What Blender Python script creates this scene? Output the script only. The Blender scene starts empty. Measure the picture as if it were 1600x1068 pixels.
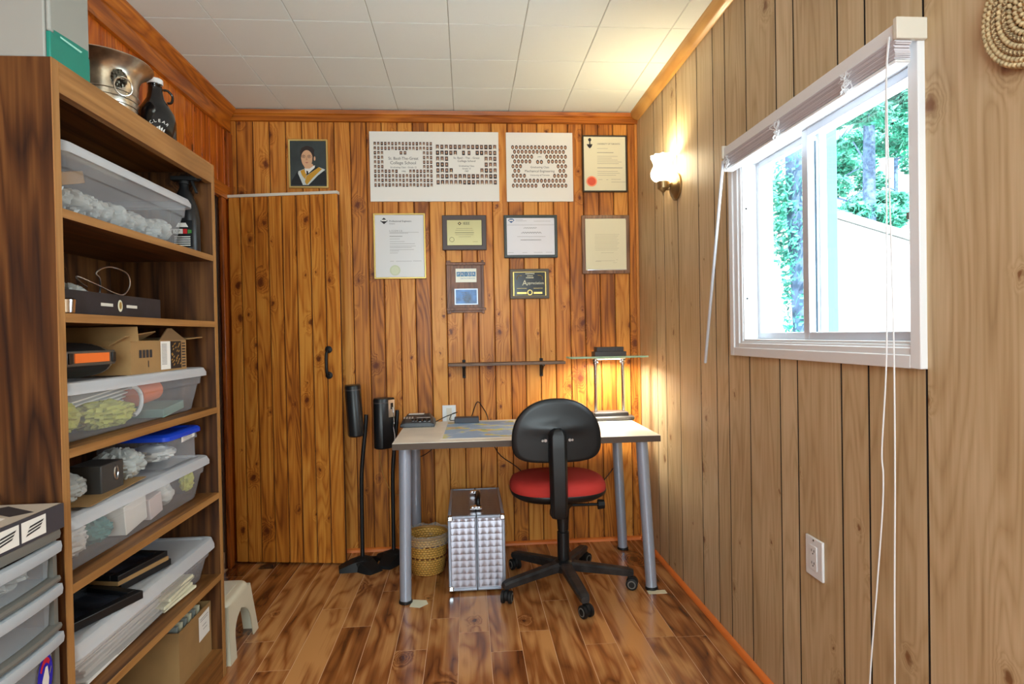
import bpy, bmesh, math, random
from mathutils import Vector, Matrix, noise
R=random.Random(7)
PI=math.pi
COL=bpy.context.scene.collection
SC=bpy.context.scene
# ------------------------------------------------------------------ helpers
def lin(c):
    return tuple(((v/255)/12.92 if v/255<=.04045 else ((v/255+.055)/1.055)**2.4) for v in c)+(1.0,)
class MB:
    def __init__(s): s.v=[];s.f=[];s.m=[];s.r=[]
    def add(s,vs,fs,mat=0,rnd=0.0):
        b=len(s.v); s.v+= [Vector(p) for p in vs]
        for f in fs: s.f.append([b+i for i in f]); s.m.append(mat); s.r.append(rnd)
    def box(s,x0,x1,y0,y1,z0,z1,mat=0,rnd=0.0):
        s.add([(x0,y0,z0),(x1,y0,z0),(x1,y1,z0),(x0,y1,z0),(x0,y0,z1),(x1,y0,z1),(x1,y1,z1),(x0,y1,z1)],
              [(3,2,1,0),(4,5,6,7),(0,1,5,4),(1,2,6,5),(2,3,7,6),(3,0,4,7)],mat,rnd)
    def obox(s,c,size,M=None,mat=0,rnd=0.0):
        n=MB(); a,b,d=size; n.box(-a/2,a/2,-b/2,b/2,-d/2,d/2)
        M=M or Matrix.Identity(3)
        s.add([Vector(c)+M@p for p in n.v],n.f,mat,rnd)
    def quad(s,a,b,c,d,mat=0,rnd=0.0): s.add([a,b,c,d],[(0,1,2,3)],mat,rnd)
    def loft(s,rings,closed=True,cap0=False,cap1=False,mat=0,rnd=0.0):
        n=len(rings[0]); vs=[p for r in rings for p in r]; fs=[]
        for i in range(len(rings)-1):
            for j in range(n if closed else n-1):
                k=(j+1)%n; fs.append((i*n+j,i*n+k,(i+1)*n+k,(i+1)*n+j))
        if cap0: fs.append(tuple(reversed(range(n))))
        if cap1: fs.append(tuple((len(rings)-1)*n+j for j in range(n)))
        s.add(vs,fs,mat,rnd)
    def lathe(s,prof,c=(0,0,0),seg=32,mat=0,M=None,cap=True):
        M=M or Matrix.Identity(3); rings=[]
        for r,z in prof:
            rings.append([Vector(c)+M@Vector((r*math.cos(2*PI*i/seg),r*math.sin(2*PI*i/seg),z)) for i in range(seg)])
        s.loft(rings,True,cap and prof[0][0]>1e-4,cap and prof[-1][0]>1e-4,mat)
    def cyl(s,p0,p1,r0,r1=None,seg=16,mat=0,rnd=0.0):
        r1=r0 if r1 is None else r1
        p0,p1=Vector(p0),Vector(p1); d=(p1-p0).normalized()
        a=d.orthogonal().normalized(); b=d.cross(a)
        rg=lambda p,r:[p+r*(math.cos(2*PI*i/seg)*a+math.sin(2*PI*i/seg)*b) for i in range(seg)]
        s.loft([rg(p0,r0),rg(p1,r1)],True,True,True,mat,rnd)
    def tube(s,pts,r,seg=8,mat=0,closed=False):
        pts=[Vector(p) for p in pts]; n=len(pts); rings=[]; a=None
        for i,p in enumerate(pts):
            if closed: d=(pts[(i+1)%n]-pts[i-1]).normalized()
            else: d=(pts[min(i+1,n-1)]-pts[max(i-1,0)]).normalized()
            a=d.orthogonal().normalized() if a is None else (a-a.dot(d)*d).normalized()
            b=d.cross(a); rr=r(i/(n-1)) if callable(r) else r
            rings.append([p+rr*(math.cos(2*PI*j/seg)*a+math.sin(2*PI*j/seg)*b) for j in range(seg)])
        if closed: rings.append(rings[0])
        s.loft(rings,True,not closed,not closed,mat)
    def prism(s,poly,axis,a0,a1,mat=0,rnd=0.0):
        def P(p,a):
            return {'x':(a,p[0],p[1]),'y':(p[0],a,p[1]),'z':(p[0],p[1],a)}[axis]
        n=len(poly)
        s.add([P(p,a0) for p in poly]+[P(p,a1) for p in poly],
              [tuple(range(n)),tuple(reversed(range(n,2*n)))]+[(i,i+n,(i+1)%n+n,(i+1)%n) for i in range(n)],mat,rnd)
    def blob(s,c,rad,amp=.25,fr=2.0,seed=0,mat=0,nu=28,nv=18,ridge=True,flat=None):
        c=Vector(c); rings=[]
        for i in range(nv+1):
            t=PI*(i+.001)/(nv+.002); rg=[]
            for j in range(nu):
                p=2*PI*j/nu; d=Vector((math.sin(t)*math.cos(p),math.sin(t)*math.sin(p),math.cos(t)))
                q=d*fr+Vector((seed*3.7,seed*1.3,seed))
                h=noise.noise(q)*.5+(.5-abs(noise.noise(q*2.3))*2.2 if ridge else 0)+.18*noise.noise(q*6)
                k=1+amp*h; v=Vector((d.x*rad[0],d.y*rad[1],d.z*rad[2]))*k+c
                if flat is not None and v.z<flat: v.z=flat
                rg.append(v)
            rings.append(rg)
        s.loft(rings,True,True,True,mat)
    def text(s,txt,size,fn,mat=0,align='CENTER',sx=1.0):
        cu=bpy.data.curves.new('t','FONT'); cu.body=txt; cu.size=size; cu.align_x=align; cu.align_y='CENTER'; cu.resolution_u=2
        ob=bpy.data.objects.new('t',cu); me=bpy.data.meshes.new_from_object(ob)
        s.add([fn(v.co.x*sx,v.co.y) for v in me.vertices],[tuple(p.vertices) for p in me.polygons],mat)
        bpy.data.objects.remove(ob); bpy.data.curves.remove(cu); bpy.data.meshes.remove(me)
    def build(s,name,mats,parent=None,bevel=0,seg=2,smooth=40,recalc=True,origin=None,solid=0,sub=0):
        if not isinstance(mats,(list,tuple)): mats=[mats]
        me=bpy.data.meshes.new(name); o=bpy.data.objects.new(name,me); COL.objects.link(o)
        vs=s.v
        if parent is not None:
            Mi=mat_of(parent).inverted(); vs=[Mi@p for p in vs]; o.parent=parent
        elif origin is not None:
            oo=Vector(origin); vs=[p-oo for p in vs]; o.location=oo
        me.from_pydata([tuple(p) for p in vs],[],s.f)
        for m in mats: me.materials.append(m)
        me.polygons.foreach_set('material_index',s.m)
        at=me.attributes.new('rnd','FLOAT','FACE'); at.data.foreach_set('value',s.r)
        if recalc:
            bm=bmesh.new(); bm.from_mesh(me); bmesh.ops.recalc_face_normals(bm,faces=bm.faces); bm.to_mesh(me); bm.free()
        me.polygons.foreach_set('use_smooth',[bool(smooth)]*len(me.polygons))
        if smooth and smooth<180: me.set_sharp_from_angle(angle=math.radians(smooth))
        me.update()
        if solid:
            md=o.modifiers.new('solid','SOLIDIFY'); md.thickness=solid; md.offset=0
        if bevel:
            md=o.modifiers.new('bevel','BEVEL'); md.width=bevel; md.segments=seg; md.limit_method='ANGLE'; md.angle_limit=math.radians(40)
            md.harden_normals=False
        if sub:
            md=o.modifiers.new('sub','SUBSURF'); md.levels=sub; md.render_levels=sub
        return o
def mat_of(o):
    M=Matrix.LocRotScale(o.location,o.rotation_euler,Vector((1,1,1)))
    return mat_of(o.parent)@M if o.parent else M
def tag(o,label=None,cat=None,group=None,kind=None):
    if label: o['label']=label
    if cat: o['category']=cat
    if group: o['group']=group
    if kind: o['kind']=kind
    return o
def thing(name,label,cat,loc=(0,0,0),rotz=0,group=None):
    o=bpy.data.objects.new(name,None); COL.objects.link(o); o.location=loc; o.rotation_euler=(0,0,rotz); o.empty_display_size=.05
    return tag(o,label,cat,group)
def struct(mb,name,mats,**k):
    return tag(mb.build(name,mats,**k),kind='structure')
def RZ(a): return Matrix.Rotation(a,3,'Z')
def RX(a): return Matrix.Rotation(a,3,'X')
def RY(a): return Matrix.Rotation(a,3,'Y')
def rrect(cx,cy,w,h,r,n=5):
    out=[]
    for k,(sx,sy) in enumerate(((1,1),(-1,1),(-1,-1),(1,-1))):
        for i in range(n+1):
            a=k*PI/2+PI/2*i/n
            out.append((cx+sx*(w/2-r)+r*math.cos(a),cy+sy*(h/2-r)+r*math.sin(a)))
    return out
def spline(pts,n=12):
    pts=[Vector(p) for p in pts]; P=[pts[0]]+pts+[pts[-1]]; out=[]
    for i in range(1,len(P)-2):
        for k in range(n):
            t=k/n; a,b,c,d=P[i-1],P[i],P[i+1],P[i+2]
            out.append(.5*((2*b)+(c-a)*t+(2*a-5*b+4*c-d)*t*t+(3*b-a-3*c+d)*t**3))
    out.append(pts[-1]); return out
# ------------------------------------------------------------------ materials
def newmat(name):
    m=bpy.data.materials.new(name); m.use_nodes=True; nt=m.node_tree; nt.nodes.clear()
    out=nt.nodes.new('ShaderNodeOutputMaterial'); return m,nt,out
def plain(name,c,rough=.5,metal=0.0,spec=.5,trans=0.0,emit=None,es=0,coat=0,bump=0,bscale=200,alpha=1,var=0.0,vscale=8,ior=1.45,aniso=0):
    m,nt,out=newmat(name); b=nt.nodes.new('ShaderNodeBsdfPrincipled'); nt.links.new(b.outputs[0],out.inputs[0])
    b.inputs['Base Color'].default_value=lin(c); b.inputs['Roughness'].default_value=rough; b.inputs['Metallic'].default_value=metal
    b.inputs['Specular IOR Level'].default_value=spec; b.inputs['Transmission Weight'].default_value=trans; b.inputs['IOR'].default_value=ior
    b.inputs['Coat Weight'].default_value=coat; b.inputs['Coat Roughness'].default_value=.1; b.inputs['Alpha'].default_value=alpha
    if emit: b.inputs['Emission Color'].default_value=lin(emit); b.inputs['Emission Strength'].default_value=es
    if bump or var:
        tc=nt.nodes.new('ShaderNodeTexCoord'); n=nt.nodes.new('ShaderNodeTexNoise'); n.inputs['Scale'].default_value=bscale if bump else vscale; n.inputs['Detail'].default_value=4
        nt.links.new(tc.outputs['Object'],n.inputs['Vector'])
        if bump:
            bp=nt.nodes.new('ShaderNodeBump'); bp.inputs['Strength'].default_value=bump; bp.inputs['Distance'].default_value=.002
            nt.links.new(n.outputs[0],bp.inputs['Height']); nt.links.new(bp.outputs[0],b.inputs['Normal'])
        if var:
            n2=nt.nodes.new('ShaderNodeTexNoise'); n2.inputs['Scale'].default_value=vscale; n2.inputs['Detail'].default_value=5
            nt.links.new(tc.outputs['Object'],n2.inputs['Vector'])
            cr=nt.nodes.new('ShaderNodeValToRGB'); cr.color_ramp.elements[0].position=.35; cr.color_ramp.elements[1].position=.65
            cr.color_ramp.elements[0].color=lin(tuple(max(0,v*(1-var)) for v in c)); cr.color_ramp.elements[1].color=lin(tuple(min(255,v*(1+var)) for v in c))
            nt.links.new(n2.outputs[0],cr.inputs[0]); nt.links.new(cr.outputs[0],b.inputs['Base Color'])
    return m
def clearish(name,c=(225,228,232),opac=.3,rough=.15):
    """thin translucent plastic: part see-through, part milky, with a sheen"""
    m,nt,out=newmat(name); N=nt.nodes.new; L=nt.links.new
    tr=N('ShaderNodeBsdfTransparent'); b=N('ShaderNodeBsdfPrincipled'); b.inputs['Base Color'].default_value=lin(c); b.inputs['Roughness'].default_value=rough
    lw=N('ShaderNodeLayerWeight'); lw.inputs[0].default_value=.35
    mr=N('ShaderNodeMapRange'); mr.inputs[3].default_value=opac; mr.inputs[4].default_value=min(1,opac+.35)
    mx=N('ShaderNodeMixShader'); L(lw.outputs['Facing'],mr.inputs[0]); L(mr.outputs[0],mx.inputs[0]); L(tr.outputs[0],mx.inputs[1]); L(b.outputs[0],mx.inputs[2]); L(mx.outputs[0],out.inputs[0])
    return m
def wood(name,dark,mid,light,knot,axis='Z',cath=7.0,fine=90,knots=.5,kscale=7.0,rough=.35,tint=.25,coat=.0,ksize=.1,contrast=1.0,bandw=1.0,spec=.5,reach=.33,alk=.75):
    m,nt,out=newmat(name); N=nt.nodes.new; L=nt.links.new
    def val(v):
        n=N('ShaderNodeValue'); n.outputs[0].default_value=v; return n.outputs[0]
    def mth(op,a,b=None,c=None):
        n=N('ShaderNodeMath'); n.operation=op
        for i,x in enumerate((a,b,c)):
            if x is None: continue
            if isinstance(x,(int,float)): n.inputs[i].default_value=x
            else: L(x,n.inputs[i])
        return n.outputs[0]
    tc=N('ShaderNodeTexCoord'); sp=N('ShaderNodeSeparateXYZ'); L(tc.outputs['Object'],sp.inputs[0])
    at=N('ShaderNodeAttribute'); at.attribute_name='rnd'; rnd=at.outputs['Fac']
    X,Y,Z=sp.outputs
    if axis=='Z': al,a1,a2=Z,X,Y
    elif axis=='Y': al,a1,a2=Y,X,Z
    else: al,a1,a2=X,Y,Z
    al=mth('ADD',al,mth('MULTIPLY',rnd,31.7))
    ac=mth('ADD',mth('ADD',a1,a2),mth('MULTIPLY',rnd,17.3))
    wn=N('ShaderNodeTexNoise'); wn.inputs['Scale'].default_value=38; L(tc.outputs['Object'],wn.inputs['Vector'])
    wob=mth('MULTIPLY',mth('SUBTRACT',wn.outputs[0],.5),.028)
    cb=N('ShaderNodeCombineXYZ'); L(mth('ADD',ac,wob),cb.inputs[0]); L(mth('ADD',mth('MULTIPLY',al,.72),wob),cb.inputs[1])
    vo=N('ShaderNodeTexVoronoi'); vo.voronoi_dimensions='2D'; vo.inputs['Scale'].default_value=kscale; L(cb.outputs[0],vo.inputs['Vector'])
    sc=N('ShaderNodeSeparateColor'); L(vo.outputs['Color'],sc.inputs[0])
    on=mth('LESS_THAN',sc.outputs[0],knots)
    size=mth('MULTIPLY_ADD',mth('POWER',sc.outputs[1],1.8),ksize*1.3,ksize*.3)
    dist=mth('DIVIDE',vo.outputs['Distance'],size)
    kn=N('ShaderNodeMapRange'); kn.interpolation_type='SMOOTHSTEP'; kn.inputs[1].default_value=.45; kn.inputs[2].default_value=1.4; kn.inputs[3].default_value=1; kn.inputs[4].default_value=0
    L(dist,kn.inputs[0]); kmask=mth('MULTIPLY',kn.outputs[0],on)
    halo=mth('MULTIPLY',mth('POWER',2.718,mth('MULTIPLY',mth('MULTIPLY',dist,dist),-.22)),on)
    # cathedral grain
    cg=N('ShaderNodeCombineXYZ'); L(mth('MULTIPLY',ac,9.0*bandw),cg.inputs[0]); L(mth('MULTIPLY',al,alk),cg.inputs[1]); L(mth('MULTIPLY',rnd,9),cg.inputs[2])
    n1=N('ShaderNodeTexNoise'); n1.inputs['Scale'].default_value=1.0; n1.inputs['Detail'].default_value=1.5; n1.inputs['Distortion'].default_value=.3; L(cg.outputs[0],n1.inputs['Vector'])
    h=mth('ADD',n1.outputs[0],mth('MULTIPLY',halo,.35*reach*3))
    fr=mth('FRACT',mth('MULTIPLY',h,cath*2.2))
    tri=mth('POWER',mth('ABSOLUTE',mth('MULTIPLY_ADD',fr,2.0,-1.0)),1.6)
    cf=N('ShaderNodeCombineXYZ'); L(mth('MULTIPLY',ac,1.0),cf.inputs[0]); L(mth('MULTIPLY',al,.03),cf.inputs[1]); L(mth('MULTIPLY',rnd,3),cf.inputs[2])
    n2=N('ShaderNodeTexNoise'); n2.inputs['Scale'].default_value=fine; n2.inputs['Detail'].default_value=4; L(cf.outputs[0],n2.inputs['Vector'])
    cl=N('ShaderNodeCombineXYZ'); L(mth('MULTIPLY',ac,6),cl.inputs[0]); L(mth('MULTIPLY',al,1.2),cl.inputs[1]); L(mth('MULTIPLY',rnd,5),cl.inputs[2])
    n3=N('ShaderNodeTexNoise'); n3.inputs['Scale'].default_value=1.6; n3.inputs['Detail'].default_value=4; L(cl.outputs[0],n3.inputs['Vector'])
    g=mth('ADD',mth('MULTIPLY',mth('SUBTRACT',.5,tri),.35*contrast),mth('MULTIPLY',mth('SUBTRACT',n2.outputs[0],.5),.9*contrast))
    g=mth('ADD',g,mth('MULTIPLY',mth('SUBTRACT',n3.outputs[0],.5),.8*contrast))
    g=mth('ADD',g,mth('MULTIPLY',mth('SUBTRACT',mth('FRACT',mth('MULTIPLY',rnd,7.13)),.5),tint*1.6))
    g=mth('SUBTRACT',g,mth('MULTIPLY',halo,.28))
    g=mth('ADD',g,.55)
    cr=N('ShaderNodeValToRGB'); e=cr.color_ramp.elements; e[0].position=.12; e[0].color=lin(dark); e[1].position=.9; e[1].color=lin(light)
    q=e.new(.52); q.color=lin(mid); L(g,cr.inputs[0])
    mx=N('ShaderNodeMix'); mx.data_type='RGBA'; mx.inputs[7].default_value=lin(knot); L(cr.outputs[0],mx.inputs[6]); L(mth('MULTIPLY',kmask,.88),mx.inputs[0])
    b=N('ShaderNodeBsdfPrincipled'); L(mx.outputs[2],b.inputs['Base Color']); b.inputs['Roughness'].default_value=rough; b.inputs['Coat Weight'].default_value=coat; b.inputs['Coat Roughness'].default_value=.15
    b.inputs['Specular IOR Level'].default_value=spec
    bp=N('ShaderNodeBump'); bp.inputs['Strength'].default_value=.12; bp.inputs['Distance'].default_value=.001; L(n2.outputs[0],bp.inputs['Height']); L(bp.outputs[0],b.inputs['Normal'])
    L(b.outputs[0],out.inputs[0]); return m
M={}
M['pine']=wood('orange_knotty_pine',(132,72,22),(190,115,40),(216,148,66),(96,40,14),'Z',knots=.42,kscale=7.5,ksize=.085,rough=.46,tint=.3,coat=.04,spec=.3)
M['pine_door']=wood('door_pine',(126,64,18),(182,107,34),(208,138,56),(88,36,12),'Z',knots=.42,kscale=7.5,ksize=.085,rough=.42,tint=.34,coat=.06,spec=.3,contrast=1.15)
M['pine_left']=wood('left_wall_pine',(126,48,6),(184,88,14),(214,122,30),(62,20,6),'Z',knots=.4,kscale=7,ksize=.085,rough=.35,tint=.3,coat=.15)
M['pine_trimX']=wood('orange_trim_across',(138,70,12),(182,102,26),(212,136,48),(80,32,10),'X',knots=.2,kscale=5,rough=.4,coat=.05,spec=.3)
M['pine_trimY']=wood('orange_trim_along',(140,68,12),(188,104,24),(216,140,48),(80,32,10),'Y',knots=.2,kscale=5,rough=.35,coat=.2)
M['pine_trimZ']=wood('orange_trim_upright',(110,50,12),(160,80,24),(190,110,40),(60,24,10),'Z',knots=.2,kscale=5,rough=.35,coat=.2)
M['pale_trimY']=wood('honey_trim',(176,128,62),(206,158,86),(226,184,112),(120,70,30),'Y',knots=.1,rough=.4,coat=.1)
M['panel']=wood('pale_pine_panel',(164,136,96),(190,165,126),(208,186,150),(120,76,42),'Z',cath=6,knots=.5,kscale=5.2,ksize=.05,rough=.5,tint=.14,contrast=.85,fine=120,reach=.3)
M['groove']=plain('groove_shade_wood',(70,34,14),.8)
M['groove_dark']=plain('dark_groove',(38,28,22),.8)
M['floor']=wood('glossy_acacia_laminate',(86,42,20),(150,90,46),(200,142,86),(84,40,20),'Y',cath=2.2,knots=.55,kscale=2.6,ksize=.05,rough=.22,tint=.22,coat=.3,contrast=1.1,bandw=1.0,fine=50,reach=.9,alk=2.2)
M['floorline']=plain('pale_plank_joint',(214,168,124),.5)
M['walnut']=wood('dark_walnut_laminate',(38,19,8),(72,41,18),(104,66,32),(26,12,5),'Z',cath=4,knots=.45,kscale=3.4,ksize=.07,spec=.25,rough=.5,tint=.1,contrast=1.3,fine=70,reach=.5)
M['walnutY']=wood('walnut_shelf_laminate',(60,34,14),(100,62,28),(136,90,46),(40,20,8),'Y',cath=3,knots=.0,spec=.3,rough=.5,tint=.1,contrast=1.0,fine=90)
M['edgeY']=wood('lit_edge_banding_along',(116,76,36),(150,104,54),(176,128,74),(90,60,30),'Y',cath=3,knots=.0,rough=.5,tint=.05,contrast=.7,fine=120)  # lighter edge banding, with light on the front edges put into the colour
M['edgeZ']=wood('lit_edge_banding_up',(118,78,38),(152,106,56),(178,130,76),(90,60,30),'Z',cath=3,knots=.0,rough=.5,tint=.05,contrast=.7,fine=120)  # same lighter banding for the uprights, light on the fronts included in the colour
M['ceil']=plain('ceiling_tile_white',(234,243,240),.85,bump=.35,bscale=260)
M['ceilgap']=plain('ceiling_tile_joint',(176,172,160),.9)
M['white']=plain('white_vinyl',(226,228,230),.35)
M['whitepaint']=plain('aged_white_paint',(214,208,194),.5)
M['black']=plain('black_plastic',(20,21,23),.38)
M['blackm']=plain('matte_black',(14,14,15),.6)
M['paper']=plain('white_paper',(232,229,222),.6)
M['cream']=plain('cream_paper',(226,220,190),.55)
M['ink']=plain('dark_ink',(48,44,46),.7)
M['grey_ink']=plain('grey_ink',(120,116,112),.7)
M['steel']=plain('brushed_steel',(190,192,196),.28,metal=1)
M['silver']=plain('silver_paint',(166,174,190),.35,metal=.35)
M['chrome']=plain('chrome',(215,215,218),.12,metal=1)
M['gold']=plain('gold_frame',(196,168,96),.35,metal=.7)
M['bronze']=plain('antique_brass',(150,128,92),.32,metal=.9)
M['clear']=clearish('clear_bin_plastic',(214,218,224),.10,.12)
M['milky']=clearish('milky_bin_lid',(214,217,222),.5,.3)
M['milkybody']=clearish('milky_bin_body',(204,207,214),.22,.2)
M['film']=clearish('crumpled_clear_film',(214,218,214),.5,.1)
M['drawerplastic']=clearish('smoky_drawer_plastic',(206,214,222),.14,.18)
M['yellow']=plain('yellow_cloth',(190,190,92),.8,bump=.3,bscale=60)
M['whitebag']=plain('white_plastic_bag',(206,205,200),.45,bump=.4,bscale=40)
M['card']=plain('brown_cardboard',(152,118,74),.75,var=.05)
M['card_in']=plain('cardboard_inside',(120,92,60),.8)
M['navy']=plain('navy_cloth',(40,52,92),.8)
M['teal']=plain('teal_plastic',(20,128,112),.4)
M['tealcloth']=plain('teal_cloth',(70,130,124),.8)
M['orange']=plain('orange_plastic',(232,112,44),.45)
M['red']=plain('red_seal',(222,84,52),.5)
M['blue']=plain('blue_lid',(24,68,200),.35)
# ------------------------------------------------------------------ camera
CAMZ=1.187
cam=bpy.data.cameras.new('camera'); co=bpy.data.objects.new('camera',cam); COL.objects.link(co)
cam.sensor_width=36; cam.lens=919.5/1600*36; cam.clip_start=.05
YAW,PIT,ROL=.0762,-.0122,-.0187
base=Matrix.Rotation(PI/2,3,'X')                     # looks along +y
Rm=Matrix.Rotation(-YAW,3,'Z')@Matrix.Rotation(PIT,3,'X')@base@Matrix.Rotation(-ROL*-1,3,'Z')
co.matrix_world=Matrix.Translation((0,0,CAMZ))@Rm.to_4x4()
SC.camera=co
# ------------------------------------------------------------------ room shell
XL,XR,YB,YF,ZC=-1.262,.99,3.313,-1.7,2.435
def board_wall(name,axis,pos,sgn,edges,z0,z1,hole,mats,ch=.0035,dp=.006,gap=.0016,th=.06):
    mb=MB()
    def P(u,d,z): return (pos-sgn*d,u,z) if axis=='x' else (u,pos-sgn*d,z)
    def rect(u0,u1,za,zb,d0,d1,mat,r): mb.quad(P(u0,d0,za),P(u1,d1,za),P(u1,d1,zb),P(u0,d0,zb),mat,r)
    for i in range(len(edges)-1):
        a,b=edges[i],edges[i+1]; r=R.random()
        cuts=[a,b]
        if hole:
            for h in hole[:2]:
                if a<h<b: cuts.append(h)
        cuts.sort()
        for j in range(len(cuts)-1):
            u0,u1=cuts[j],cuts[j+1]; mid=(u0+u1)/2
            zr=[(z0,z1)]
            if hole and hole[0]<mid<hole[1]: zr=[(z0,hole[2]),(hole[3],z1)]
            for za,zb in zr:
                if zb-za<.001: continue
                l=u0+(ch+gap if j==0 else 0); q=u1-(ch+gap if j==len(cuts)-2 else 0)
                rect(l,q,za,zb,0,0,0,r)
                cm=1 if ch<.001 else 0
                if j==0: rect(u0+gap,l,za,zb,dp,0,cm,r)
                if j==len(cuts)-2: rect(q,u1-gap,za,zb,0,dp,cm,r)
    # backing
    U0,U1=edges[0]-.0,edges[-1]+.0
    rs=[(U0,U1,z0,z1)] if not hole else [(U0,hole[0],z0,z1),(hole[1],U1,z0,z1),(hole[0],hole[1],z0,hole[2]),(hole[0],hole[1],hole[3],z1)]
    for u0,u1,za,zb in rs:
        if u1-u0>.001 and zb-za>.001:
            p,q=P(u0,dp,za),P(u1,dp+th,zb)
            mb.box(min(p[0],q[0]),max(p[0],q[0]),min(p[1],q[1]),max(p[1],q[1]),za,zb,1)
    return struct(mb,name,mats,smooth=0,recalc=False)
gb=[-1.262]+[-.535-.0868*k for k in range(8,0,-1)]+[-.535,-.452,-.365,-.281,-.196,-.109,-.02,.067,.157,.247,.33,.415,.502,.59,.675,.764,.85,.935,.99]
board_wall('wall_back','y',YB,-1,gb,0,ZC,None,[M['pine'],M['groove']])
grr=[3.313,3.01,2.87,2.68,2.435,2.275,2.166,2.0,1.80,1.70,1.492,1.385,1.20,.968]
while grr[-1]>YF: grr.append(grr[-1]-R.choice([.1,.15,.2,.23]))
grr[-1]=YF; grr=sorted(grr)
WY0,WY1,WZ0,WZ1=1.21,2.06,1.126,1.809
board_wall('wall_right','x',XR,-1,grr,0,ZC,(WY0,WY1,WZ0,WZ1),[M['panel'],M['groove_dark']],ch=.0003,dp=.006,gap=.0027)
gl=[YB-.0868*k for k in range(0,58)]; gl=[g for g in gl if g>YF]+[YF]; gl=sorted(gl)
board_wall('wall_left','x',XL,1,gl,0,ZC,(2.38,3.145,0,1.925),[M['pine_left'],M['groove']],th=.006)
# wall behind the camera, with a wide unseen window added for fill light
gf=[XL+.18*k for k in range(13)]; gf[-1]=XR
board_wall('wall_front','y',YF,1,gf,0,ZC,(-.75,.65,.9,2.1),[M['panel'],M['groove_dark']],ch=.0003,dp=.006,gap=.0027)
f=MB()
for a,b,c,d in ((-.78,.68,.87,.92),(-.78,.68,2.08,2.13)): f.box(a,b,YF-.06,YF+.015,c,d)
for a,b in ((-.78,-.73),(.63,.68),(-.07,-.03)): f.box(a,b,YF-.06,YF+.015,.921,2.079)
struct(f,'fill_window',M['white'])  # unseen window, added to bring fill light in
# floor
mb=MB(); W=.1203; x=-.054-W*11; 
mb.box(XL-.02,XR+.02,YF-.02,YB+.02,-.05,-.0004,1)
while x<XR:
    y=YF-R.random()*1.0
    while y<YB:
        L_=1.21; a,b=max(y,YF),min(y+L_,YB); x0,x1=max(x,XL),min(x+W,XR)
        if b>a and x1-x0>.004:
            g=.0011
            mb.box(x0+g,x1-g,a+g,b-g,-.0004,0,0,R.random())
        y+=L_
    x+=W
struct(mb,'floor',[M['floor'],M['floorline']],smooth=0)
# ceiling: 12 inch tiles
T=.3048; mb=MB(); mb.box(XL-.02,XR+.02,YF-.02,YB+.02,ZC+.004,ZC+.05,1)
xs=[-.9636+T*i for i in range(-1,8)]; ys=[2.3804+T*i for i in range(-14,5)]
for i in range(len(xs)-1):
    for j in range(len(ys)-1):
        a,b=max(xs[i],XL),min(xs[i+1],XR); c,d=max(ys[j],YF),min(ys[j+1],YB)
        if b-a<.01 or d-c<.01: continue
        gx,gy=.0011,.0011; e=.0015
        mb.add([(a+gx,c+gy,ZC+.004),(b-gx,c+gy,ZC+.004),(b-gx,d-gy,ZC+.004),(a+gx,d-gy,ZC+.004),(a+gx+e,c+gy+e,ZC),(b-gx-e,c+gy+e,ZC),(b-gx-e,d-gy-e,ZC),(a+gx+e,d-gy-e,ZC)],
               [(4,5,6,7),(0,1,5,4),(1,2,6,5),(2,3,7,6),(3,0,4,7)],0)
struct(mb,'ceiling',[M['ceil'],M['ceilgap']],smooth=0,recalc=False)
# trims
t=MB(); t.prism([(YB-.001,2.372),(YB-.018,2.374),(YB-.018,2.405),(YB-.026,2.41),(YB-.03,2.43),(YB-.001,2.434)],'x',XL,XR,0)
struct(t,'trim_1',M['pine_trimX'],smooth=0)
t=MB(); t.prism([(XL+.001,2.30),(XL+.016,2.302),(XL+.016,2.375),(XL+.022,2.38),(XL+.03,2.40),(XL+.045,2.425),(XL+.045,2.434),(XL+.001,2.434)],'y',YF,YB-.03,0)
struct(t,'trim_2',M['pine_trimY'],smooth=0)
t=MB(); t.prism([(XR-.001,2.385)]+[(XR-.006-.036*math.sin(a),2.434-.045*math.cos(a)) for a in [PI/2*k/6 for k in range(7)]]+[(XR-.001,2.434)],'y',YF,YB-.03,0)
struct(t,'trim_3',M['pale_trimY'],smooth=40)
q=lambda cx,sx:[(cx,0)]+[(cx+sx*.018*math.cos(a),.018*math.sin(a)) for a in [PI/2*k/5 for k in range(6)]]
M['orange_round']=plain('orange_quarter_round',(226,122,52),.4)
t=MB(); t.prism([(YB-.001,.0)]+[(YB-.001-.018*math.cos(a),.019*math.sin(a)) for a in [PI/2*k/5 for k in range(6)]],'x',XL+.02,XR-.002,0)
struct(t,'baseboard_back',M['orange_round'])
t=MB(); t.prism([(XR-.001,.0)]+[(XR-.001-.018*math.cos(a),.019*math.sin(a)) for a in [PI/2*k/5 for k in range(6)]],'y',YF,YB-.02,0)
struct(t,'baseboard_right',M['orange_round'])
# corner and doorway trims on the left
t=MB(); t.box(XL+.001,XL+.018,3.146,3.195,0,1.9245); struct(t,'trim_4',M['pine_trimZ'],bevel=.003)
t=MB(); t.box(XL+.001,XL+.02,2.30,3.25,1.925,2.0); struct(t,'trim_5',M['pine_trimY'],bevel=.003)
t=MB(); t.box(XL+.001,XL+.02,2.30,2.378,0,1.924); struct(t,'trim_6',M['pine_trimZ'],bevel=.003)
t=MB(); t.box(XL+.0005,XL+.014,3.25,3.31,1.96,2.298); struct(t,'trim_7',M['pine_trimZ'],bevel=.002)
t=MB(); t.box(.972,.988,YB-.016,YB-.001,.02,2.372); struct(t,'trim_8',plain('corner_bead_orange',(196,124,52),.45),bevel=.003)
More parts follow.
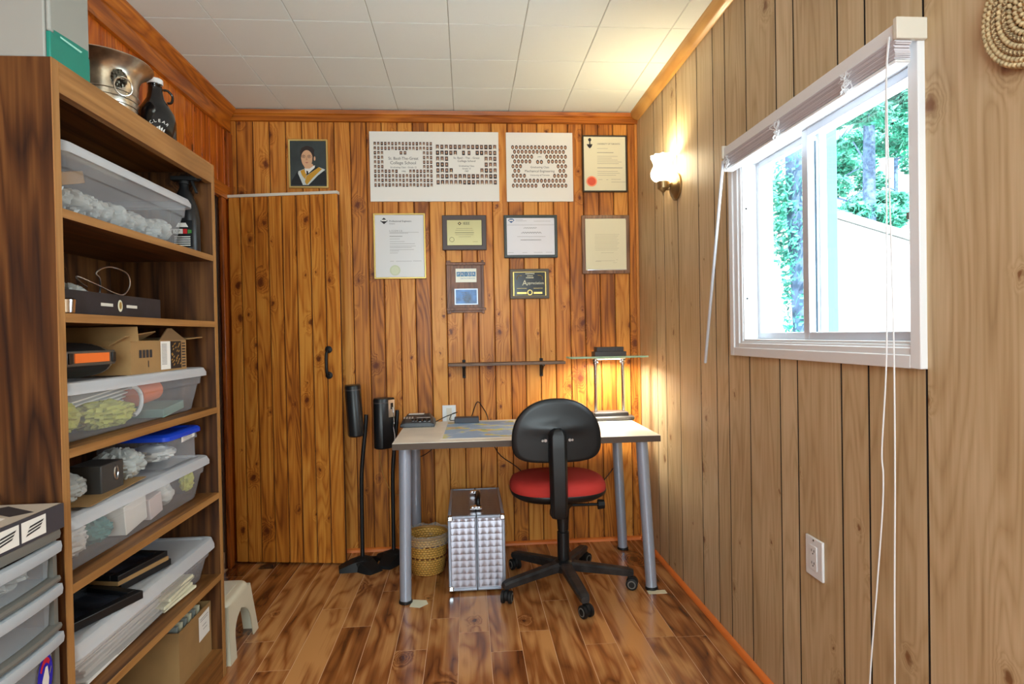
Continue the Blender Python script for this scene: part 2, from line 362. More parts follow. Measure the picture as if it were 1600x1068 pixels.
# next room seen through the gap
mb=MB(); mb.box(-3.2,XL-.0205,1.9,6.2,-.05,0); struct(mb,'floor_hall',M['floorline'])
mb=MB(); mb.box(-3.2,XL-.0205,1.9,6.2,2.44,2.5); struct(mb,'ceiling_hall',M['ceil'])
mb=MB()
for a,b,c,d in ((-3.2,XL-.07,0,.95),(-3.2,XL-.07,2.15,2.44),(-3.2,-2.95,.95,2.15),(-2.15,XL-.07,.95,2.15)): mb.box(a,b,6.15,6.22,c,d)
mb.box(-3.26,-3.2,1.9,6.2,0,2.44); mb.box(-3.2,XL-.0205,1.84,1.9,0,2.44); mb.box(XL-.14,XL-.014,3.4,6.2,0,2.44)
struct(mb,'wall_hall',plain('hall_paint',(168,160,150),.8))
mb=MB()
for a,b,c,d in ((-2.95,-2.15,.95,.99),(-2.95,-2.15,2.11,2.15),(-2.95,-2.91,.99,2.11),(-2.19,-2.15,.99,2.11),(-2.91,-2.19,1.50,1.54)): mb.box(a,b,6.12,6.18,c,d)
struct(mb,'window_2',M['white'])

# ------------------------------------------------------------------ window on the right wall
mb=MB(); X0=.974
# casing: profile of steps, four sides (outer y 1.165-2.085, z 1.097-1.84)
def frame(mb,x0,x1,ya,yb,za,zb,w,mat=0):
    mb.box(x0,x1,ya,ya+w,za,zb,mat); mb.box(x0,x1,yb-w,yb,za,zb,mat)
    mb.box(x0,x1,ya+w,yb-w,za,za+w,mat); mb.box(x0,x1,ya+w,yb-w,zb-w,zb,mat)
frame(mb,X0,XR+.01,1.197,2.117,1.096,1.838,.03)
frame(mb,X0+.005,XR+.03,1.2,2.087,1.112,1.822,.03)
frame(mb,X0+.010,1.10,1.21,2.062,1.125,1.81,.024)
wf=tag(mb.build('window_1',[M['white']],bevel=.002,smooth=30),kind='structure')
mb=MB(); mb.box(.988,1.0995,1.2345,2.0375,1.1495,1.156); mb.box(.988,1.0995,1.2345,2.0375,1.779,1.7855)
mb.box(.988,1.0995,2.032,2.0375,1.156,1.779); mb.box(.988,1.0995,1.2345,1.238,1.156,1.779)
for z in (1.30,1.62): mb.cyl((1.0,2.0318,z),(1.0,2.0295,z),.004,mat=1,seg=12)
mb.build('jamb_liner',[M['white'],M['blackm']],parent=wf,bevel=.0015)
def sash(x,ya,yb,za,zb,ws,name):
    mb=MB(); mb.box(x-.011,x+.011,ya,ya+ws,za,zb); mb.box(x-.011,x+.011,yb-ws,yb,za,zb); mb.box(x-.011,x+.011,ya+ws,yb-ws,za,za+.022); mb.box(x-.011,x+.011,ya+ws,yb-ws,zb-.022,zb)
    s=mb.build(name,[M['alu']],parent=wf,bevel=.002)
    g=MB(); g.quad((x,ya+ws,za+.022),(x,yb-ws,za+.022),(x,yb-ws,zb-.022),(x,ya+ws,zb-.022)); g.build('pane',[M['glass']],parent=s,recalc=False)
    return s
M['alu']=plain('window_sash_metal',(196,200,208),.35,metal=.3)
m,nt,out=newmat('window_glass'); N=nt.nodes.new; L=nt.links.new
tr=N('ShaderNodeBsdfTransparent'); tr.inputs[0].default_value=(.90,.97,1,1); gl_=N('ShaderNodeBsdfGlossy'); gl_.inputs['Roughness'].default_value=.02
fz=N('ShaderNodeValue'); fz.outputs[0].default_value=.05; mx=N('ShaderNodeMixShader'); L(fz.outputs[0],mx.inputs[0]); L(tr.outputs[0],mx.inputs[1]); L(gl_.outputs[0],mx.inputs[2]); L(mx.outputs[0],out.inputs[0]); M['glass']=m
sash(1.022,1.2385,1.70,1.1562,1.7788,.03,'sash')
sash(1.050,1.655,2.0315,1.1562,1.7788,.018,'sash')
lt=MB(); lt.box(1.003,1.0105,1.242,1.256,1.42,1.46); lt.box(.994,1.003,1.244,1.26,1.43,1.446); lt.build('latch',[M['grey_ink']],parent=wf,bevel=.001)
# blind
bl=thing('mini_blind','white mini blind pulled up into a stack above the window','window blind',(.94,1.58,1.74))
mb=MB(); mb.box(.925,.962,1.200,2.04,1.806,1.838); mb.build('headrail',[M['white']],parent=bl,bevel=.002)
for y0,y1 in ((1.187,1.1995),(2.0405,2.05)):
    mb=MB(); mb.box(.92,.9895,y0,y1,1.800,1.846); mb.build('bracket',[M['whitepaint']],parent=bl,bevel=.002)
M['slat']=plain('blind_slat',(214,210,216),.5)
mb=MB()
for k in range(13):
    z=1.802-k*.0032; dx=R.uniform(-.002,.002); dy=R.uniform(-.004,.004)
    mb.prism([(.922+dx,z-.0012),(.921+dx,z),(.922+dx,z+.0012),(.957+dx,z+.0012),(.957+dx,z-.0012)],'y',1.196+dy,2.035+dy)
mb.build('slats',[M['slat']],parent=bl,smooth=0)
mb=MB(); mb.box(.921,.957,1.194,2.037,1.752,1.7595); mb.build('bottom_rail',[M['white']],parent=bl,bevel=.003)
for yy in (1.34,1.655,1.985):
    mb=MB()
    for k in range(9):
        p0=Vector((.914,yy+R.uniform(-.006,.006),1.79)); pts=[p0]
        for j in range(6): pts.append(Vector((.912-abs(R.gauss(0,.004)),yy+R.gauss(0,.010),1.79-.009*j+R.uniform(-.003,.003))))
        mb.tube(spline(pts,4),.0009,5)
    mb.build('ladder_cord',[M['white']],parent=bl)
mb=MB(); mb.tube([(.924,2.022,1.80),(.916,2.02,1.792),(.912,2.018,1.78)],.0015,6,1)
mb.cyl((.912,2.018,1.785),(.958,2.31,1.060),.0052,.0058,6); mb.build('tilt_wand',[clearish('clear_wand',(210,215,222),.72,.1),M['steel']],parent=bl)
mb=MB()
mb.tube(spline([(.923,1.216,1.815),(.915,1.215,1.7),(.915,1.217,1.4),(.915,1.222,1.12),(.915,1.239,.92),(.915,1.236,.86),(.915,1.24,.777),(.915,1.26,.6),(.915,1.288,.362),(.915,1.30,.1)],8),.0017,6)
mb.tube(spline([(.923,1.213,1.815),(.915,1.213,1.7),(.915,1.205,1.4),(.915,1.199,1.12),(.915,1.20,.85),(.915,1.205,.6),(.915,1.21,.1)],8),.0017,6)
mb.build('pull_cord',[M['white']],parent=bl)

# ------------------------------------------------------------------ outside
M['lawn']=plain('sunlit_gravel',(214,214,206),.9,var=.08)
mb=MB(); mb.box(1.15,40,-6,45,-.75,-.7); tag(mb.build('ground',[M['lawn']]),kind='structure')
M['siding']=plain('white_siding',(236,240,240),.6)
sh=thing('garden_shed','white sided shed with a shallow gable roof beyond the window','shed',(7.2,12,-.7))
mb=MB(); mb.prism([(4.2,-.7),(11.2,-.7),(11.2,2.55),(7.8,3.55),(4.2,2.5)],'y',12,16)
mb.build('wall',[M['siding']],parent=sh)
mb=MB(); mb.prism([(3.9,2.44),(7.8,3.58),(11.5,2.5),(11.5,2.56),(7.8,3.64),(3.9,2.50)],'y',11.7,16.2); mb.build('roof',[plain('pale_roof',(226,228,230),.6)],parent=sh)
for k in range(1):
    mb=MB()
    for i in range(6): mb.box(9.55,10.0,11.93,11.99,1.1+i*.2,1.2+i*.2)
    mb.build('louvre_vent',[plain('grey_louvre',(130,140,170),.6)],parent=sh)
po=MB(); po.box(1.40,1.48,2.24,2.33,-.7,2.4); tag(po.build('band_post',[plain('shaded_post_blue',(120,158,186),.5)],bevel=.004,origin=(1.47,2.3,-.7)),'pale blue post added as the band seen in the sliding window','post')  # stands in for the pale band in the window; shade put into its blue
M['leaf']=plain('leaf_green',(112,200,176),.5,var=.3,vscale=3)
M['ivy']=plain('ivy_green',(104,196,176),.5,var=.25,vscale=6)
M['bark']=plain('tree_bark',(110,132,168),.85,bump=.6,bscale=30,var=.2)
def leaves(mb,c,rad,n,s,rr):
    for i in range(n):
        u=Vector((rr.gauss(0,1),rr.gauss(0,1),rr.gauss(0,1))).normalized()*(rr.random()**.4)
        p=Vector(c)+Vector((u.x*rad[0],u.y*rad[1],u.z*rad[2]))
        a=Vector((rr.gauss(0,1),rr.gauss(0,1),rr.gauss(0,1))).normalized(); b=a.orthogonal().normalized(); k=s*rr.uniform(.6,1.3)
        mb.add([p-a*k,p+b*k*.5+a*.1*k,p+a*k,p-b*k*.5+a*.1*k],[(0,1,2,3)])
def tree(x,y,h,tr_,crown,lab,name='broadleaf_tree',seed=1,n=1500,s=.13,group=None):
    rr=random.Random(seed); t=thing(name,lab,'tree',(x,y,-.7),group=group)
    mb=MB(); mb.tube(spline([(x,y,-.7),(x+rr.uniform(-.1,.1),y,h*.4),(x+rr.uniform(-.2,.2),y,h)],6),lambda k:tr_*(1-.5*k),10)
    for k in range(5):
        z=h*(.45+.1*k); a=rr.uniform(0,6.28); mb.tube([(x,y,z),(x+.8*math.cos(a),y+.8*math.sin(a),z+.5),(x+1.5*math.cos(a),y+1.5*math.sin(a),z+.8)],lambda k:.05*(1-.7*k),6)
    mb.build('trunk',[M['bark']],parent=t)
    mb=MB()
    for c,rad in crown:
        for k in range(9):
            cc=(c[0]+rr.uniform(-1,1)*rad[0],c[1]+rr.uniform(-1,1)*rad[1],c[2]+rr.uniform(-1,1)*rad[2])
            leaves(mb,cc,(rad[0]*.45,rad[1]*.45,rad[2]*.22),n//9,s,rr)
    mb.build('foliage',[M['leaf']],parent=t,smooth=0,recalc=False)
    return t
tree(13.0,18.0,11,.26,[((13.2,18,8.2),(1.9,1.3,1.6)),((13.0,18,5.4),(1.7,1.2,1.5))],'tall bluish-trunked tree rising behind the shed roof',seed=3,n=5200,s=.14)
tree(16.6,25.5,14,.12,[((16.6,25.5,9.6),(2.2,1.8,2.4)),((16.4,25.5,6.2),(2.2,1.6,1.8))],'slender tree left of the tall trunk behind the shed',seed=5,n=6000,s=.17)
tree(23.8,31,16,.15,[((23.6,31,11),(2.4,1.5,3)),((23.4,31,7),(2.3,1.4,2.2))],'slender tree right of the tall trunk behind the shed',seed=6,n=6000,s=.17)
# ivy covered trunk, close to the house
it=thing('ivy_clad_tree','ivy-covered tree trunk seen through the left sash of the window','tree',(3.62,6.0,-.7))
mb=MB(); mb.tube([(3.66,6.0,-.7),(3.62,6.0,1.2),(3.55,6.0,2.4),(3.5,6.0,4.2)],lambda k:.17-.05*k,12); mb.build('trunk',[M['bark']],parent=it)
rr=random.Random(4); mb=MB()
for i in range(1500):
    z=rr.uniform(.2,3.0); a=rr.uniform(0,6.28); r=.16+rr.random()*.05; cx=3.66-.055*z
    p=Vector((cx+r*math.cos(a),6+r*math.sin(a),z)); n=Vector((rr.gauss(0,1),rr.gauss(0,1),rr.gauss(0,1))).normalized(); b=n.orthogonal().normalized(); k=rr.uniform(.02,.045)
    mb.add([p-n*k,p+b*k*.7,p+n*k,p-b*k*.7],[(0,1,2,3)])
leaves(mb,(3.25,6.0,2.55),(.22,.2,.3),380,.045,rr); leaves(mb,(3.3,6.0,2.1),(.2,.2,.25),260,.04,rr)
mb.build('ivy',[M['ivy']],parent=it,smooth=0,recalc=False)

# ------------------------------------------------------------------ plank door folded back against the rear wall
da=Vector((-1.243,3.212)); db=Vector((-.655,3.118)); dd=(db-da); DW=dd.length; dr=math.atan2(dd.y,dd.x)
door=thing('plank_door','orange knotty pine plank door swung open against the back wall','door',(da.x,da.y,0),dr)
Md=mat_of(door)
def Dp(u,d,z): return Md@Vector((u,-d,z))       # u along door, d towards the room
mb=MB(); u=0; ws=[.075]+[.0875]*7; tot=sum(ws); ws=[w*DW/tot for w in ws]
for w in ws:
    r=R.random(); a,b=u,u+w; c=.003
    q=[(a+.0028,.018),(a+.0028,-.0),(b-.0028,-.0),(b-.0028,.018),(b-.0058,.026),(a+.0058,.026)]
    vs=[Dp(p[0],p[1]-.026,.012) for p in q]+[Dp(p[0],p[1]-.026,1.935) for p in q]
    mb.add(vs,[tuple(range(6)),tuple(reversed(range(6,12)))]+[(i,i+6,(i+1)%6+6,(i+1)%6) for i in range(6)],0,r); u+=w
mb.build('planks',[M['pine_door']],parent=door,smooth=0)
mb=MB(); mb.add([Dp(a,b,c) for c in (.014,1.933) for a,b in ((.002,-.0265),(DW-.002,-.0265),(DW-.002,-.012),(.002,-.012))],[(0,1,2,3),(7,6,5,4),(0,4,5,1),(1,5,6,2),(2,6,7,3),(3,7,4,0)]); mb.build('core_panel',[M['groove']],parent=door,smooth=0)
mb=MB(); mb.add([Dp(a,b,c) for c in (1.9355,1.95) for a,b in ((0,.004),(DW,.004),(DW,-.028),(0,-.028))],[(0,1,2,3),(7,6,5,4),(0,4,5,1),(1,5,6,2),(2,6,7,3),(3,7,4,0)])
mb.build('top_strip',[M['whitepaint']],parent=door)
mb=MB(); hu=DW-.065
mb.tube(spline([Dp(hu,.0,1.122),Dp(hu,.028,1.115),Dp(hu,.036,1.09),Dp(hu,.036,1.03),Dp(hu,.028,1.005),Dp(hu,0,.998)],6),.0075,10)
for z in (1.128,.994): mb.lathe([(.019,0),(.019,.004),(.012,.008),(0.0005,.009)],Dp(hu,-.0005,z),20,0,Matrix.Rotation(dr,3,'Z')@RX(PI/2))
mb.build('pull_handle',[M['blackm']],parent=door)
ws_=MB(); ws_.prism([(-1.10,.0),(-1.02,.0),(-1.02,.022),(-1.10,.004)],'y',3.12,3.16); tag(ws_.build('door_wedge',[M['walnut']],bevel=.002,origin=(-1.06,3.14,0)),'small brown wooden wedge on the floor under the plank door','door wedge')

# ------------------------------------------------------------------ bookcase
bc=thing('bookcase','tall dark walnut laminate bookcase with open shelves along the left wall','bookcase',(-1.05,1.75,0))
BX0,BX1,BY0,BY1,BT=-1.235,-.879,1.343,2.158,1.803
for y0,y1,tz in ((BY0,BY0+.022,BT),(BY1-.022,BY1,BT)):
    mb=MB(); mb.box(BX0,BX1-.002,y0,y1,0,tz,0,.3); mb.box(BX1-.002,BX1,y0,y1,0,tz,1,.1); mb.build('side_panel',[M['walnut'],M['edgeZ']],parent=bc,smooth=0)
ia,ib=BY0+.0225,BY1-.0225
mb=MB(); mb.box(BX0,BX1-.002,ia,ib,BT-.03,BT-.002,0,.2); mb.box(BX1-.02,BX1+.001,ia,ib,BT-.068,BT-.001,1,.6); mb.build('top_panel',[M['walnutY'],M['edgeY']],parent=bc,smooth=0)
SH=[1.483,1.253,.953,.653,.366]
for k,z in enumerate(SH):
    mb=MB(); mb.box(BX0+.012,BX1-.002,ia,ib,z-.02,z,0,.13*k); mb.box(BX1-.002,BX1,ia,ib,z-.02,z,1,.17*k); mb.build('shelf',[M['walnutY'],M['edgeY']],parent=bc,smooth=0)
mb=MB(); mb.box(BX0+.012,BX1-.002,ia,ib,.08,.1,0,.4); mb.build('shelf',[M['walnutY']],parent=bc,smooth=0)
mb=MB(); mb.box(BX1-.02,BX1-.001,ia,ib,0,.0795,0,.4); mb.build('kick_board',[M['walnutY']],parent=bc,smooth=0)
mb=MB(); mb.box(BX0+.002,BX0+.0118,ia,ib,.0,BT-.031,0,.77); mb.build('back_panel',[M['walnut']],parent=bc,smooth=0)

# storage bins ------------------------------------------------------
def bin_(name,label,y0,y1,x0,x1,z0,z1,lid=.022,taper=.03,r=.035,lidmat='milky',bodymat='clear',cat='storage bin',over=.006):
    cx,cy=(x0+x1)/2,(y0+y1)/2; w,h=x1-x0,y1-y0
    t=thing(name,label,cat,(cx,cy,z0))
    mb=MB(); rg=lambda dw,z,rr_:[(p[0],p[1],z) for p in rrect(cx,cy,w-dw,h-dw,rr_)]
    zt=z1-lid
    mb.loft([rg(taper*2+.02,z0+.0008,r*.8),rg(taper*2,z0+.008,r),rg(taper*.6+.012,z0+(zt-z0)*.72,r),rg(taper*.6,z0+(zt-z0)*.74,r),rg(.012,zt,r)],True,True,False)
    mb.build('tub',[M[bodymat]],parent=t,smooth=50)
    mb=MB(); o=over*2
    mb.loft([rg(.008,zt-.003,r),rg(-o,zt-.006,r),rg(-o,zt+.006,r),rg(.002,z1-.002,r*.9),rg(.014,z1,r*.9),rg(.04,z1,r*.7),rg(.05,z1-.005,r*.6)],True,False,True)
    mb.build('lid',[M[lidmat]],parent=t,smooth=35)
    return t
# top shelf bin
bin_('storage_bin','clear storage bin of wrapped glassware on the highest inner shelf',1.39,2.022,-1.19,-.895,1.4835,1.648)
# middle
bin_('storage_bin','clear storage bin with yellow cloth inside, under the open cardboard carton',1.375,2.098,-1.2,-.893,.9535,1.097,taper=.03)
bin_('storage_bin','clear storage bin stuffed with white bags below the blue-lidded tub',1.375,2.105,-1.2,-.893,.6535,.795)
bin_('storage_bin','milky storage bin full of papers beneath two black picture frames',1.375,2.128,-1.2,-.893,.3665,.505,lid=.03,bodymat='milkybody')
def stuffobj(mb,name,mats,label,cat,origin,group=None,**k):
    return tag(mb.build(name,mats,origin=origin,**k),label,cat,group)
# contents of bin 1
R2=random.Random(11)
for i in range(9):
    mb=MB(); y=1.475+i*.0575; mb.blob((-.985+R2.uniform(-.01,.01),y,1.526+R2.uniform(0,.012)),(.054,.034,.034),.20,2.2,i+1,0,30,20,flat=1.487)
    stuffobj(mb,'wrapped_glass',[M['film']],'crumpled clear-wrapped glass lying in the top storage bin','wrapped glass',(-.99,y,1.49),'wrapped glasses in the top storage bin')
mb=MB(); mb.box(-1.145,-1.05,1.45,1.62,1.487,1.60); stuffobj(mb,'small_box',[M['navy']],'dark blue box standing at the near end of the top storage bin','box',(-1.11,1.53,1.487),bevel=.003)
mb=MB(); mb.obox((-1.0,1.50,1.585),(.12,.09,.03),RX(.3)); stuffobj(mb,'small_box',[M['card']],'tan card box tucked near the front of the top storage bin','box',(-1.0,1.5,1.57),bevel=.002)
mb=MB(); mb.box(-1.15,-1.08,1.66,1.78,1.487,1.59); stuffobj(mb,'small_box',[plain('slate_card',(96,98,108),.7)],'slate grey box in the middle of the top storage bin','box',(-1.11,1.72,1.487),bevel=.003)
# ribbed white wire rack on lid
mb=MB()
mb.box(-1.15,-.99,1.46,1.80,1.6535,1.668)
for i in range(22): mb.box(-1.152,-.986,1.462+i*.0155,1.468+i*.0155,1.669,1.675)
stuffobj(mb,'ribbed_tray',[M['whitepaint']],'white ribbed plastic tray lying on the lid of the top bin','tray',(-1.07,1.63,1.6535),bevel=.001)
# spray bottle
sb=thing('spray_bottle','black trigger spray bottle standing at the far end of the top inner shelf','spray bottle',(-.945,2.078,1.4835))
mb=MB(); rg=lambda w,d,z:[(p[0],p[1],z) for p in rrect(-.945,2.078,w,d,min(w,d)*.45)]
mb.loft([rg(.088,.056,1.4835),rg(.092,.06,1.49),rg(.092,.06,1.60),rg(.08,.054,1.64),rg(.05,.044,1.68),rg(.03,.03,1.70),rg(.028,.028,1.715)],True,True,True); mb.build('bottle',[M['black']],parent=sb,smooth=60)
mb=MB(); mb.cyl((-.945,2.078,1.7155),(-.945,2.078,1.728),.017); mb.box(-.985,-.90,2.065,2.091,1.7285,1.743); mb.box(-.8998,-.888,2.071,2.085,1.731,1.741)
mb.obox((-.912,2.078,1.708),(.008,.012,.045),RY(-.35)); mb.build('trigger_head',[M['blackm']],parent=sb,bevel=.002)
mb=MB(); 
# label, facing the camera side (-y, +x)
lz=[(1.50,1.585)]
mb.quad((-.973,2.0474,1.50),(-.908,2.0474,1.50),(-.908,2.0474,1.59),(-.973,2.0474,1.59),0)
fn=lambda u,v:Vector((-.941+u,2.0466,1.545+v))
for k in range(5): mb.quad(fn(-.026,-.040+k*.007),fn(.026,-.040+k*.007),fn(.026,-.037+k*.007),fn(-.026,-.037+k*.007),1)
mb.quad(fn(-.03,.0),fn(.002,.0),fn(.002,.016),fn(-.03,.016),1); mb.quad(fn(.003,.0),fn(.016,.0),fn(.016,.016),fn(.003,.016),2); mb.quad(fn(.018,.0),fn(.03,.002),fn(.03,.012),fn(.018,.014),3)
mb.quad(fn(-.02,.022),fn(.02,.022),fn(.012,.036),fn(-.012,.036),1)
mb.text('UP',.012,lambda u,v:fn(-.014+u,.0075+v)+Vector((0,-.0003,0)),0)
mb.build('label',[M['black'],M['paper'],plain('label_red',(190,30,30),.5),plain('label_green',(60,120,50),.5)],parent=sb,recalc=False,smooth=0)
# shelf 2: black carton tray with wire loops and jars
tb=thing('black_tray_box','low black open carton with a small oval emblem, second inner shelf','box',(-1.0,1.62,1.2535))
mb=MB(); 
ya,yb,xa,xb,za,zb=1.385,1.862,-1.12,-.925,1.2535,1.313
mb.box(xa,xb,ya,yb,za,za+.003); mb.box(xb-.003,xb,ya,yb,za+.003,zb); mb.box(xa,xa+.003,ya,yb,za+.003,zb); mb.box(xa+.003,xb-.003,ya,ya+.003,za+.003,zb); mb.box(xa+.003,xb-.003,yb-.003,yb,za+.003,zb)
M['blackcard']=plain('black_printed_card',(30,29,34),.5,var=.25,vscale=14)
mb.build('carton',[M['blackcard']],parent=tb,smooth=0)
mb=MB(); o=[(.0,.0)]
mb.add([(xb+.0008,1.653+.011*math.cos(a),1.284+.016*math.sin(a)) for a in [2*PI*k/20 for k in range(20)]],[tuple(range(20))],0)
mb.add([(xb+.0012,1.654+.006*math.cos(a),1.285+.010*math.sin(a)) for a in [2*PI*k/16 for k in range(16)]],[tuple(range(16))],1)
fnx=lambda y,z,e=.0008:(lambda u,v:Vector((xb+e,y+u,z+v)))
for yy in (1.595,1.708): mb.quad(*[fnx(yy,1.284)(a,b) for a,b in ((-.026,-.004),(.026,-.004),(.026,.004),(-.026,.004))],2)
mb.build('emblem',[M['cream'],M['gold'],M['whitepaint']],parent=tb,recalc=False,smooth=0)
mb=MB(); mb.tube(spline([(-.99,1.655,1.26),(-.98,1.66,1.32),(-.97,1.645,1.355),(-.97,1.63,1.37),(-.965,1.66,1.388),(-.965,1.71,1.392),(-.965,1.765,1.38),(-.965,1.775,1.35),(-.965,1.745,1.322),(-.965,1.70,1.322),(-.965,1.63,1.337),(-.98,1.57,1.355),(-.99,1.60,1.342),(-1.0,1.64,1.335)],8),.0022,8)
stuffobj(mb,'wire_hook',[M['steel']],'looped silver wire sticking up out of the black carton','wire',(-.98,1.66,1.26))
jr=thing('glass_jar','small round glass jar with silver cap in the black carton','jar',(-.99,1.475,1.257))
mb=MB(); mb.lathe([(.036,1.257),(.040,1.262),(.040,1.31),(.030,1.322),(.028,1.33)],(-.99,1.475,0),28); mb.build('glass',[M['clear']],parent=jr)
mb=MB(); mb.lathe([(.033,1.3305),(.034,1.333),(.034,1.345),(.030,1.349)],(-.99,1.475,0),28); mb.build('cap',[M['steel']],parent=jr)
mb=MB(); mb.blob((-1.0,1.56,1.305),(.045,.045,.03),.35,3,5,0); stuffobj(mb,'crumpled_film',[M['film']],'crumpled clear wrap bulging out of the black carton','plastic wrap',(-1.0,1.56,1.28))
# cup at the shelf edge
mb=MB(); mb.lathe([(.016,1.2535),(.019,1.256),(.021,1.285),(.017,1.288)],(-.902,1.40,0),20); stuffobj(mb,'metal_cup',[M['chrome']],'small ribbed metal cup in front of the black carton','cup',(-.902,1.40,1.2535))
# shelf 3: round speaker device
rd=thing('portable_radio','rounded black and silver radio with an orange strip on a bin lid','radio',(-.99,1.49,1.0975))
mb=MB(); prof=[]
n=24; 
rings=[]
for k,(yy,s_) in enumerate(((1.385,.92),(1.39,.97),(1.40,1.0),(1.575,1.0),(1.58,.985))):
    rings.append([(-1.0+.09*s_*math.cos(a)*(1 if True else 1),yy,1.143+.0445*s_*math.copysign(abs(math.sin(a))**.8,math.sin(a))) for a in [2*PI*j/n for j in range(n)]])
mb.loft(rings,True,True,True); mb.build('body',[M['blackm']],parent=rd,smooth=50)
mb=MB(); rings=[]
for k in range(9):
    a0=PI/2*k/8; yy=1.5805+.055*math.sin(a0); s_=.985*math.cos(a0)+.01
    rings.append([(-1.0+.09*s_*math.cos(a),yy,1.143+.0445*s_*math.copysign(abs(math.sin(a))**.8,math.sin(a))) for a in [2*PI*j/n for j in range(n)]])
mb.loft(rings,True,False,True); mb.build('end_cap',[M['steel']],parent=rd,smooth=60)
mb=MB(); mb.box(-.9095,-.901,1.40,1.585,1.132,1.168); mb.build('front_plate',[plain('dull_silver',(96,92,86),.4,metal=.5)],parent=rd,bevel=.003)
mb=MB(); mb.box(-.9008,-.8985,1.425,1.555,1.140,1.162); mb.build('orange_strip',[M['orange']],parent=rd)
for yy in (1.403,1.567):
    mb=MB(); mb.box(-.9008,-.8975,yy,yy+.014,1.138,1.163); mb.build('clasp',[M['black']],parent=rd,bevel=.001)
# open carton beside radio
oc=thing('open_carton','brown cardboard carton with open flaps on the yellow-cloth bin lid','cardboard box',(-1.0,1.83,1.0975))
mb=MB(); xa,xb,ya,yb,za,zb=-1.13,-.905,1.70,1.975,1.0975,1.19; e=.003
ya=1.66
mb.box(xa,xb,ya,yb,za,za+e); mb.box(xb-e,xb,ya,yb,za+e,zb); mb.box(xa,xa+e,ya,yb,za+e,zb); mb.box(xa+e,xb-e,ya,ya+e,za+e,zb); mb.box(xa+e,xb-e,yb-e,yb,za+e,zb)
mb.build('carton_body',[M['card']],parent=oc,smooth=0)
mb=MB(); mb.obox((-.985,1.66,1.208),(.2,.003,.04),RX(.15)); mb.build('flap',[M['card']],parent=oc)
mb=MB(); mb.add([(-.905,1.812,1.190),(-.905,1.975,1.190),(-.905,1.885,1.226),(-.905,1.86,1.226),(-.908,1.812,1.190),(-.908,1.975,1.190),(-.908,1.885,1.226),(-.908,1.86,1.226)],[(0,1,2,3),(7,6,5,4),(0,4,5,1),(1,5,6,2),(2,6,7,3),(3,7,4,0)]); mb.build('flap',[M['card_in']],parent=oc,smooth=0)
mb=MB(); mb.obox((-1.0,2.03,1.196),(.2,.105,.003),RX(.05)); mb.build('flap',[M['card']],parent=oc)
mb=MB(); mb.obox((-.93,1.72,1.197),(.05,.17,.003),RY(-.5)@RX(.1)); mb.build('flap',[M['card']],parent=oc)
mb=MB(); F=lambda u,v:Vector((-.9042,u,v))
mb.quad(F(1.815,1.103),F(1.872,1.103),F(1.872,1.187),F(1.815,1.187),0); mb.quad(F(1.872,1.103),F(1.94,1.103),F(1.94,1.187),F(1.872,1.187),1); mb.quad(F(1.94,1.103),F(1.97,1.103),F(1.97,1.187),F(1.94,1.187),2)
G=lambda u,v:Vector((-.9036,u,v))
for k in range(16): mb.quad(G(1.82,1.118+k*.004),G(1.85,1.118+k*.004),G(1.85,1.1195+k*.004),G(1.82,1.1195+k*.004),3)
for k in range(26):
    u,v=1.876+R.random()*.055,1.106+R.random()*.07; mb.quad(G(u,v),G(u+.008,v+.004),G(u+.007,v+.008),G(u-.001,v+.004),4)
for k in range(9): mb.quad(G(1.944,1.106+k*.009),G(1.966,1.106+k*.009),G(1.966,1.110+k*.009),G(1.944,1.110+k*.009),1)
mb.build('label',[M['paper'],M['blackcard'],M['card'],M['grey_ink'],M['gold']],parent=oc,recalc=False,smooth=0)
mb=MB(); 
for k in range(4): mb.quad(*[Vector((-.9040,1.70+k*.018+a,1.142+b)) for a,b in ((0,0),(.013,0),(.013,.022),(0,.022))])
mb.quad(*[Vector((-.9040,1.745+a,1.115+b)) for a,b in ((0,0),(.004,0),(.004,.018),(0,.018))]); mb.build('printed_marks',[M['ink']],parent=oc,recalc=False)
# contents of bin 3 (yellow)
mb=MB(); mb.blob((-1.0,1.462,1.013),(.070,.062,.050),.20,1.7,3,0,48,32,flat=.958); stuffobj(mb,'yellow_cloth',[M['yellow']],'large crumpled yellow cloth at the near end of its bin','cloth',(-.985,1.475,.957))
mb=MB(); mb.blob((-.985,1.665,.993),(.052,.105,.036),.28,1.9,9,0,48,32,flat=.958); stuffobj(mb,'yellow_cloth',[M['yellow']],'smaller pale yellow cloth in the middle of the same bin','cloth',(-.955,1.66,.957))
for k in range(5):
    mb=MB(); mb.obox((-1.07+.006*k,1.68,1.005+k*.012),(.10,.30,.004),RX(.10)@RY(.12)); stuffobj(mb,'thin_panel',[M['paper']],'thin white panel stacked behind the yellow cloth','panel',(-1.07,1.68,1.0+k*.012),'white panels in the yellow-cloth bin')  # thin white panels, stacked like strips
mb=MB(); mb.tube([(-.97,1.78+.05*math.cos(a),1.015+.042*math.sin(a)) for a in [PI*(-.45)+PI*k/14*1.0 for k in range(15)]],.006,8); stuffobj(mb,'white_hoop',[M['white']],'curved white hoop leaning in the bin beside the orange roll','hoop',(-.97,1.78,1.0))
mb=MB(); mb.cyl((-1.0,1.84,1.025),(-1.0,1.95,1.035),.033,seg=24); stuffobj(mb,'orange_roll',[M['orange']],'orange roll lying at the far end of the yellow-cloth bin','roll',(-1.0,1.9,.99))
mb=MB(); mb.obox((-.98,1.93,.975),(.11,.13,.026),RX(.12)); stuffobj(mb,'green_packet',[plain('sage_card',(120,150,140),.6)],'sage green packet under the orange roll in the bin','packet',(-.98,1.92,.957),bevel=.002)
